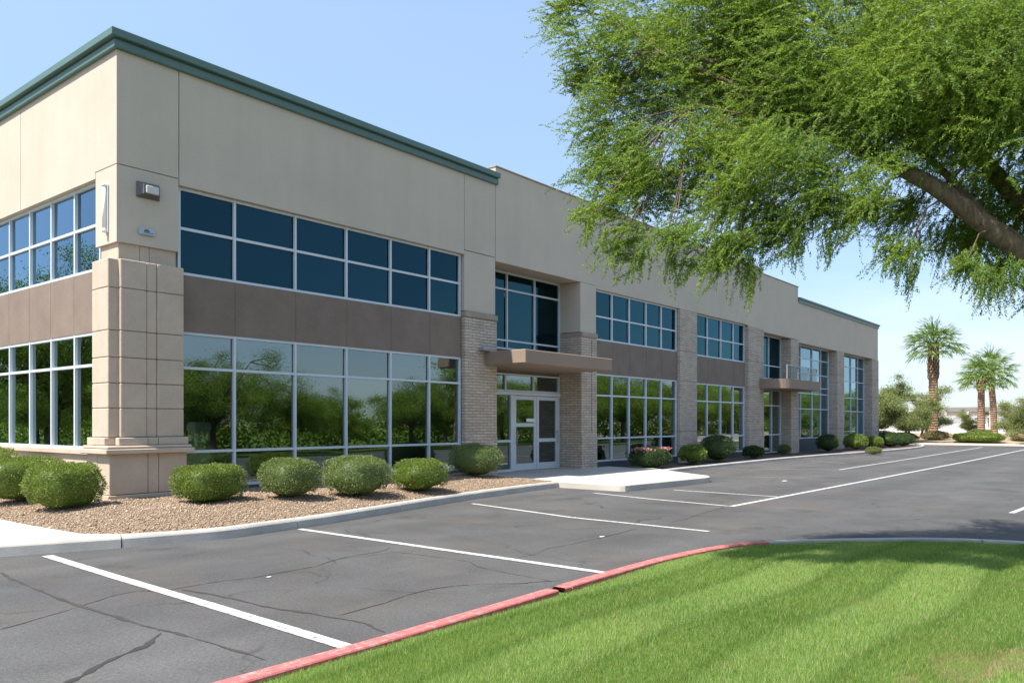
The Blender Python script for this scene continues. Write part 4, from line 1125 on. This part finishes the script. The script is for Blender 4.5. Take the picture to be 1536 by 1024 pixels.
V1, F1 = leaf_quads(P, nrm(RNG.normal(0, 1, (n_, 3)) + np.array([.3, 0, .4])), RNG.uniform(.15, .32, n_), RNG.uniform(.09, .18, n_))
link('foliage', np_mesh('foliage', V1, F1), M['tree_leaf'], h2)
pt = make_tree('pale_tree', 7.0, 1.6, 4.2, 5000, 'tree_leaf', 77, .13, .17, 'bark_pale', 3)
place(pt, 29.2, -18.9, .05, 1.3, 'slim pale trunked tree mirrored beside the entrance pier', 'tree')

# ---- fan palms
def make_palm(name, H_, r_base, r_top, cr, nf, seed, boots=.38, bend=(0, 0)):
    rnd = random.Random(seed); root = empty(name); tb = MB(); pts, rad = [], []
    n_ = 30
    for i in range(n_ + 1):
        t_ = i / n_; z_ = H_ * t_ - .2 * (1 - t_)
        pts.append((bend[0] * t_ * t_, bend[1] * t_ * t_, z_)); r_ = r_base * (1 + .25 * math.exp(-t_ * 14)) + (r_top - r_base) * t_
        rad.append(r_ * (1 + .03 * (i % 2)))
    tb.tube(pts, rad, 14, jitter=.06); tb.build('trunk', M['palm_trunk'], root)
    top = Vector(pts[-1])
    bt = MB()   # sheath of old leaf bases under the crown
    z0 = H_ * (1 - boots); rows = int((H_ - z0) / .22)
    for j in range(rows):
        for k_ in range(9):
            a_ = 6.28 * (k_ + .5 * (j % 2)) / 9 + rnd.uniform(-.1, .1); zz = z0 + (H_ - z0) * j / rows; t_ = zz / H_
            c_ = Vector((bend[0] * t_ * t_, bend[1] * t_ * t_, zz)); rr_ = r_base + (r_top - r_base) * t_
            dr = Vector((math.cos(a_), math.sin(a_), 0)); p0 = c_ + dr * rr_ * .75; bul = .05 * math.sin(math.pi * min(1, .25 + .75 * j / rows))
            bt.tube([p0, p0 + dr * (.07 + bul) + Vector((0, 0, .16)), p0 + dr * (.13 + bul) + Vector((0, 0, .34))], [.09, .075, .035], 5)
    bt.build('leaf_bases', M['dead_frond'], root)
    Pv, Dv, Lv, Wv = [], [], [], []; Pd, Dd, Ld, Wd = [], [], [], []
    pet = MB()
    for f in range(nf):
        a_ = f * 2.39996 + rnd.uniform(-.2, .2); u_ = f / nf; el = R(84 - 104 * u_ ** .8 + rnd.uniform(-9, 9))
        dr = Vector((math.cos(a_) * math.cos(el), math.sin(a_) * math.cos(el), math.sin(el)))
        L1 = cr * rnd.uniform(.44, .62); mid = top + dr * L1 * .55 + Vector((0, 0, .04)); end = top + dr * L1 + Vector((0, 0, -.10 * L1))
        pet.tube([top, mid, end], [.04, .03, .02], 4, cap=False)
        ax = (end - mid).normalized(); sd_ = ax.cross(Vector((0, 0, 1)));
        if sd_.length < .1: sd_ = Vector((1, 0, 0))
        sd_.normalize(); up_ = sd_.cross(ax)
        for k_ in range(26):
            b_ = R(-92 + 184 * k_ / 25); d_ = ax * math.cos(b_) + sd_ * math.sin(b_) + up_ * (-.28 * abs(math.sin(b_)) + rnd.gauss(0, .12))
            d_ = (d_ + Vector((0, 0, -.10))).normalized(); L2 = cr * rnd.uniform(.36, .50) * (1 - .25 * abs(b_) / 1.9)
            Pv.append(end); Dv.append(d_); Lv.append(L2 * .62); Wv.append(.06)
            p2 = end + d_ * L2 * .55; Pv.append(p2); Dv.append((d_ + Vector((0, 0, -.35 + rnd.gauss(0, .1)))).normalized()); Lv.append(L2 * .5); Wv.append(.045)
    V1, F1 = leaf_quads(np.array([tuple(p) for p in Pv]), np.array([tuple(p) for p in Dv]), np.array(Lv), np.array(Wv))
    link('fronds', np_mesh('fronds', V1, F1), M['palm_leaf'], root)
    pet.build('frond_stalks', M['palm_leaf'], root)
    return root
p1 = make_palm('fan_palm', 7.2, .34, .31, 2.55, 44, 5, .36)
place(p1, 62.3, -.49, .30, .4, 'tall thick trunked fan palm standing alone in front of the white building', 'palm tree', 'fan palms past the lot')
p2 = make_palm('fan_palm', 5.0, .29, .25, 2.35, 36, 9, .22)
place(p2, 71.5, -2.36, .35, 1, 'shorter fan palm, left of the overlapping pair', 'palm tree', 'fan palms past the lot')
p3 = make_palm('fan_palm', 5.8, .29, .25, 2.85, 40, 12, .22, (.3, -.3))
place(p3, 77.9, -2.45, .35, 2, 'fan palm with broad crown behind the shorter palm, right of the pair', 'palm tree', 'fan palms past the lot')

# ---- far end: berm, scrub, walls, fence
V, F = [], []
grid(55.2, 130, -40, 40, .8, lambda x, y: np.clip((x - 56.5) / 5, 0, 1) * .34 + .04 * np.sin(x * .9 + y * .6) * np.clip((x - 57) / 3, 0, 1) + .02, lambda x, y: x > -99)
tag(link('berm', np_mesh('berm', np.concatenate(V), np.concatenate(F), True), M['dirt']), 'low tan earth bank beyond the car park', 'bank', kind='structure')
kf = MB(); kerb_mesh(kf, [(55.5, -40), (55.5, -20), (55.5, 0), (55.5, 20)], .4, .14, 3, .012, -1)
tag(kf.build('kerb', M['concrete']), 'pale kerb closing the far end of the car park', 'kerb', kind='structure')
shrub('low_hedge', (58.6, -4.1, .15), 1.6, 3.0, .62, 'low bright clipped hedge in front of the short palms', M['box_leaf'], None, 3.2, 6000, .09, cat='hedge')
k_ = 0
for x, y, w_, h_, lab, mt in (
    (58.0, -7.2, 1.5, .8, 'olive scrub bush right of the low hedge', 'dry_leaf'), (58.6, -8.8, 1.7, 1.0, 'green scrub bush at the right edge', 'box_leaf'),
    (60.5, -6.6, 1.7, .8, 'green bush behind the right end of the hedge', 'pale_leaf'), (58.2, .6, 1.6, .55, 'dry scrub tuft left of the tall palm', 'dry_leaf'),
    (57.6, 2.6, 2.2, .7, 'dry scrub below the pale airy trees', 'dry_leaf'), (60.5, -1.0, 1.8, .7, 'dry tan scrub right of the tall palm', 'dry_leaf'), (64, -3.4, 1.8, .8, 'green bush between the palms and the hedge', 'pale_leaf')):
    shrub('scrub_bush', (x, y, .2), w_, w_, h_, lab, M[mt], 'scrub bushes on the far bank', 2.0, 2200, .10, amp=.2, cat='bush')
# white low building
wb = empty('low_building', (101, 3, .3)); tag(wb, 'low white building with grey flat roof beyond the palms', 'building')
s_ = MB(); s_.box(-2, 8, -13, 11, 0, 2.45); s_.build('wall', M['plain_white'], wb)
s_ = MB(); s_.bbox(-2.8, 8.6, -6.2, 2.4, 2.45, 3.05, .05); s_.build('roof', M['grey_roof'], wb)
for y0, y1 in ((2.5, 11.4), (-13.4, -6.3)):
    s_ = MB(); s_.bbox(-2.3, 8.3, y0, y1, 2.45, 2.7, .05); s_.build('roof', M['white_wall'], wb)
for y in (-11, -8.5, -5, -2.4, .2, 3.6, 6.2, 8.8):
    f_ = MB(); frame(f_, 0, 1, 0, 1, 0, 1, .1) if False else None
    f_ = MB(); f_.box(-2.06, -1.99, y - .62, y + .62, .7, 2.0)
    w1 = f_.build('window', M['plain_white'], wb)
    q_ = MB(); q_.box(-2.09, -2.05, y - .52, y + .52, .8, 1.9); q_.build('pane', M['dark_base'], w1)
fe = empty('metal_fence', (86, 4, .35)); tag(fe, 'white picket fence of thin metal bars before the low building', 'fence')
for i in range(13):
    s_ = MB(); s_.box(-.08, .08, -13 + i * 2.0 - .09, -13 + i * 2.0 + .09, 0, 2.2); s_.bbox(-.11, .11, -13 + i * 2 - .12, -13 + i * 2 + .12, 2.2, 2.3, .03); s_.build('post', M['white_wall'], fe)
s_ = MB()
for i in range(168): s_.box(-.02, .02, -12.95 + i * .143, -12.95 + i * .143 + .035, .1, 1.95)
s_.build('bars', M['plain_white'], fe)
s_ = MB()
for z_ in (.25, 1.75): s_.box(-.035, .035, -13, 11, z_, z_ + .06)
s_.build('rails', M['plain_white'], fe)

# litter flecks
for i, (x, y, r_, lab) in enumerate(((3.0, -7.95, .045, 'white scrap of litter near the third stall line'), (15.1, -6.1, .10, 'white flat scrap of litter on the drive beyond the entrance'), (-1.62, -6.85, .025, 'tiny white crescent scrap between the two nearest stall lines'))):
    l_ = MB(); pts = [(x + r_ * (1 + .4 * math.sin(k_ * 2.1)) * math.cos(k_ * .785), y + r_ * .6 * math.sin(k_ * .785)) for k_ in range(8)]
    l_.prism(pts, .004, .012); tag(l_.build('litter', M['plain_white']), lab, 'litter')

# ================================================================ THE BIG OVERHANGING TREE
BT = empty('mesquite_tree', (2.6, -14.0, .15)); tag(BT, 'big feathery green tree leaning over the lawn from the right', 'tree')
OFF = Vector((2.6, -14.0, .15))
tb = MB()
def limb(pts, r0, r1, n_=12):
    s = smooth_curve([tuple(Vector(p) - OFF) for p in pts], 5); m_ = len(s)
    tb.tube(s, [r0 + (r1 - r0) * (i / (m_ - 1)) ** .8 for i in range(m_)], n_, jitter=.18)
limb([(2.6, -14.0, .0), (2.62, -13.98, .8), (2.55, -13.8, 1.7), (2.45, -13.6, 2.35)], .30, .21, 14)
MAINL = [(2.45, -13.6, 2.35), (2.22, -13.28, 2.86), (1.98, -12.9, 3.26), (1.74, -12.36, 3.78), (1.64, -11.92, 4.1), (1.5, -11.3, 4.5), (1.2, -10.7, 4.95), (.7, -10.1, 5.3)]
limb(MAINL, .135, .018)
LIMBS = [MAINL,
  [(2.45, -13.6, 2.35), (2.9, -13.2, 3.3), (3.0, -12.5, 4.4), (2.9, -11.7, 5.4), (2.6, -11.0, 6.1), (2.2, -10.4, 6.5)],
  [(2.45, -13.6, 2.35), (3.0, -14.0, 3.3), (3.5, -14.3, 4.4), (3.7, -14.2, 5.6), (3.6, -13.9, 6.6)],
  [(1.98, -12.9, 3.26), (2.2, -12.3, 4.1), (2.2, -11.6, 4.9), (1.9, -11.0, 5.4)],
  [(1.74, -12.36, 3.78), (1.5, -11.5, 4.5), (1.2, -10.7, 5.1), (.9, -10.1, 5.4)],
  [(1.64, -11.92, 4.1), (2.2, -11.2, 4.7), (2.6, -10.4, 5.2), (2.8, -9.7, 5.5)],
  [(3.0, -12.5, 4.4), (3.4, -12.0, 5.3), (4.0, -11.3, 6.0), (4.3, -10.8, 6.4)],
  [(1.5, -11.3, 4.5), (1.15, -10.75, 4.65), (.85, -10.4, 4.75)],
  [(2.9, -11.7, 5.4), (2.3, -11.6, 6.2), (1.9, -11.6, 6.6)]]
for i, L_ in enumerate(LIMBS[1:]): limb(L_, (.13, .16, .05, .05, .06, .06, .04, .05)[i], .012, 8)

# crown clumps: centre x, y, z, radius, density
LOBES = [
  (0.43, -9.15, 5.95, 0.26, 0.64), (0.59, -9.50, 5.63, 0.42, 0.80), (0.56, -9.14, 5.25, 0.22, 0.66), (0.76, -9.55, 5.19, 0.42, 0.72), (0.94, -9.93, 5.56, 0.55, 0.80), (0.51, -9.55, 4.73, 0.34, 0.64),
  (0.31, -9.46, 4.29, 0.25, 0.64), (0.63, -9.87, 4.42, 0.40, 0.80), (0.96, -10.11, 4.90, 0.50, 0.80), (1.35, -10.44, 5.56, 0.70, 0.95), (0.73, -10.30, 3.99, 0.40, 0.76), (0.30, -10.10, 3.80, 0.22, 0.44),
  (-0.04, -9.83, 3.59, 0.24, 0.60), (0.09, -10.15, 3.37, 0.28, 0.68), (0.23, -10.49, 3.22, 0.26, 0.64), (0.35, -10.80, 3.11, 0.25, 0.76), (0.50, -10.98, 3.17, 0.22, 0.76), (0.29, -9.77, 4.00, 0.26, 0.72),
  (0.26, -10.05, 3.98, 0.24, 0.64), (0.73, -10.79, 3.71, 0.42, 0.95), (0.88, -10.65, 4.41, 0.55, 0.95), (1.40, -10.98, 5.09, 0.75, 1.04), (0.91, -11.17, 4.06, 0.55, 1.04), (0.75, -11.29, 3.50, 0.36, 0.95),
  (0.76, -11.62, 3.39, 0.28, 0.85), (0.85, -11.73, 3.75, 0.45, 1.04), (1.43, -10.70, 5.79, 0.70, 0.95), (1.41, -11.63, 4.66, 0.75, 1.04), (1.79, -11.95, 5.28, 0.80, 1.04), (1.40, -12.10, 4.39, 0.50, 1.04),
  (0.83, -12.02, 3.40, 0.22, 0.66), (2.24, -12.02, 3.65, 0.28, 0.76), (0.93, -12.31, 3.06, 0.20, 0.66), (2.49, -12.33, 3.39, 0.26, 0.66), (1.48, -12.67, 2.96, 0.16, 0.57), (2.36, -12.81, 2.98, 0.20, 0.57),
  (2.72, -13.09, 2.97, 0.24, 0.66), (2.62, -12.49, 3.62, 0.35, 0.76), (3.14, -12.82, 3.60, 0.40, 0.76), (1.71, -12.48, 4.66, 0.75, 1.04), (2.19, -12.45, 4.54, 0.45, 1.04), (1.90, -12.87, 5.10, 0.80, 1.04),
  (2.36, -12.81, 4.72, 0.55, 1.04), (2.72, -13.09, 4.35, 0.30, 0.76), (1.91, -13.36, 4.55, 0.85, 0.76), (1.69, -13.74, 3.51, 0.50, 0.57), (2.40, -13.81, 4.83, 0.90, 0.66), (2.62, -14.08, 3.78, 0.80, 0.66),
  (3.48, -14.52, 4.76, 0.90, 0.57), (3.68, -14.76, 3.53, 0.70, 0.57), (1.27, -9.87, 6.57, 0.70, 0.66), (1.85, -10.74, 6.86, 0.90, 0.66), (2.33, -11.81, 6.68, 1.00, 0.66), (2.59, -12.78, 6.49, 1.00, 0.66),
  (3.16, -13.80, 6.43, 1.00, 0.57), (2.40, -11.26, 8.00, 0.80, 0.57), (3.07, -12.42, 8.13, 0.90, 0.57),   
       (2.78, -10.62, 5.34, 0.80, 0.76),
  (3.50, -11.67, 5.38, 0.90, 0.76), (4.08, -12.71, 5.22, 0.90, 0.76), (3.07, -12.42, 3.93, 0.50, 0.66), (3.55, -13.02, 3.93, 0.55, 0.66), (4.93, -13.76, 5.00, 0.90, 0.57), (3.89, -11.20, 6.77, 0.90, 0.57),
  (5.17, -12.79, 6.77, 0.90, 0.57), (5.68, -14.06, 6.56, 1.00, 0.57), (2.20, -10.06, 5.53, 0.60, 0.76), (4.77, -14.85, 6.34, 1.00, 0.47), (5.55, -15.17, 4.85, 0.80, 0.47),
]
heart = np.array([2.5, -13.0, 5.2])
Ps, Ds, Ls, Dr = [], [], [], []
for (x_, y_, z_, r_, dn) in LOBES:
    c_ = np.array((x_, y_, z_)); n_ = int(1100 * dn * r_ ** 2) + 24
    # each lobe gathers round a few boughs so that its edge is uneven
    nb2 = max(4, int(7 * r_ / .4)); bc = c_ + nrm(RNG.normal(size=(nb2, 3))) * (RNG.random((nb2, 1)) ** .5) * r_ * np.array([.95, .95, .75])
    bi = RNG.integers(0, nb2, n_)
    p_ = bc[bi] + RNG.normal(size=(n_, 3)) * r_ * .26
    out = nrm(c_[None] - heart + np.array([0, 0, .3])); bd = nrm(out + RNG.normal(0, .35, (nb2, 3)))
    dd_ = nrm(bd[bi] * 1.0 + RNG.normal(0, .50, (n_, 3)) + np.array([0, 0, -.08]))
    Ps.append(p_ - dd_ * .12); Ds.append(dd_); Ls.append(RNG.uniform(.22, .46, n_) * (.75 + .35 * min(1, r_ / .5))); Dr.append(RNG.uniform(-.05, .42, n_))
# hanging wisps at the lower fringe
for x_, y_, z_, n_ in ((0.51, -11.07, 3.01, 16), (0.54, -11.11, 2.92, 10), (0.67, -11.50, 3.19, 14), (0.73, -11.74, 3.19, 14), (0.97, -12.36, 2.89, 16), (0.87, -12.87, 2.76, 16), (0.93, -12.94, 2.68, 10), (1.05, -13.10, 2.82, 14), (0.23, -10.49, 3.07, 14), (-0.10, -9.75, 3.42, 10), (0.13, -10.20, 3.15, 12)):
    c_ = np.array((x_, y_, z_)); p_ = c_ + RNG.normal(0, .05, (n_, 3)); dd_ = nrm(np.array([-.25, .1, -1.0]) + RNG.normal(0, .25, (n_, 3)))
    Ps.append(p_ - dd_ * .1); Ds.append(dd_); Ls.append(RNG.uniform(.18, .34, n_)); Dr.append(RNG.uniform(.1, .4, n_))
P0 = np.concatenate(Ps); D0 = np.concatenate(Ds); L0 = np.concatenate(Ls); R0 = np.concatenate(Dr)
NL = 76
tt = (np.arange(NL) + .5) / NL
pos = P0[:, None] + D0[:, None] * (L0[:, None] * tt)[..., None]; pos[..., 2] -= (R0 * L0)[:, None] * tt ** 2 * .8
tan = D0[:, None] + np.zeros_like(pos); tan[..., 2] -= R0[:, None] * tt * 1.6; tan = nrm(tan.reshape(-1, 3))
sidev = nrm(np.cross(tan, np.repeat(nrm(RNG.normal(0, .35, (len(P0), 3)) + np.array([0, 0, 1.0])), NL, 0)))
sgn = np.tile(np.where(np.arange(NL) % 2, 1.0, -1.0), len(P0))[:, None]
ld = nrm(tan * .75 + sidev * sgn * .75 + RNG.normal(0, .28, tan.shape))
pp = pos.reshape(-1, 3) + RNG.normal(0, .006, tan.shape)
taper = np.tile(1 - .45 * tt, len(P0))
V1, F1 = leaf_tris(pp - np.array(OFF), ld, .036 * taper * RNG.uniform(.7, 1.3, len(pp)), .0098 * RNG.uniform(.7, 1.3, len(pp)))
link('crown', np_mesh('crown', V1, F1), M['mesquite'], BT)
# fine twigs from the nearest limb to the clumps
LP = np.array([tuple(p) for L_ in LIMBS for p in smooth_curve(L_, 5)])
for (x_, y_, z_, r_, dn) in LOBES:
    c_ = Vector((x_, y_, z_)); k_ = np.argmin(((LP - np.array(c_)) ** 2).sum(1)); s0 = Vector(LP[k_]); mid = s0.lerp(c_, .5) + Vector((0, 0, .12))
    tb.tube([s0 - OFF, mid - OFF, c_ - OFF], [.012, .008, .004], 5, cap=False)
    for _ in range(3):
        e2 = c_ + Vector((random.gauss(0, r_ * .6), random.gauss(0, r_ * .6), random.gauss(-.1, r_ * .4))); tb.tube([mid - OFF, c_.lerp(e2, .5) - OFF + Vector((0, 0, .03)), e2 - OFF], [.005, .004, .002], 4, cap=False)
tb.build('trunk', M['bark'], BT)
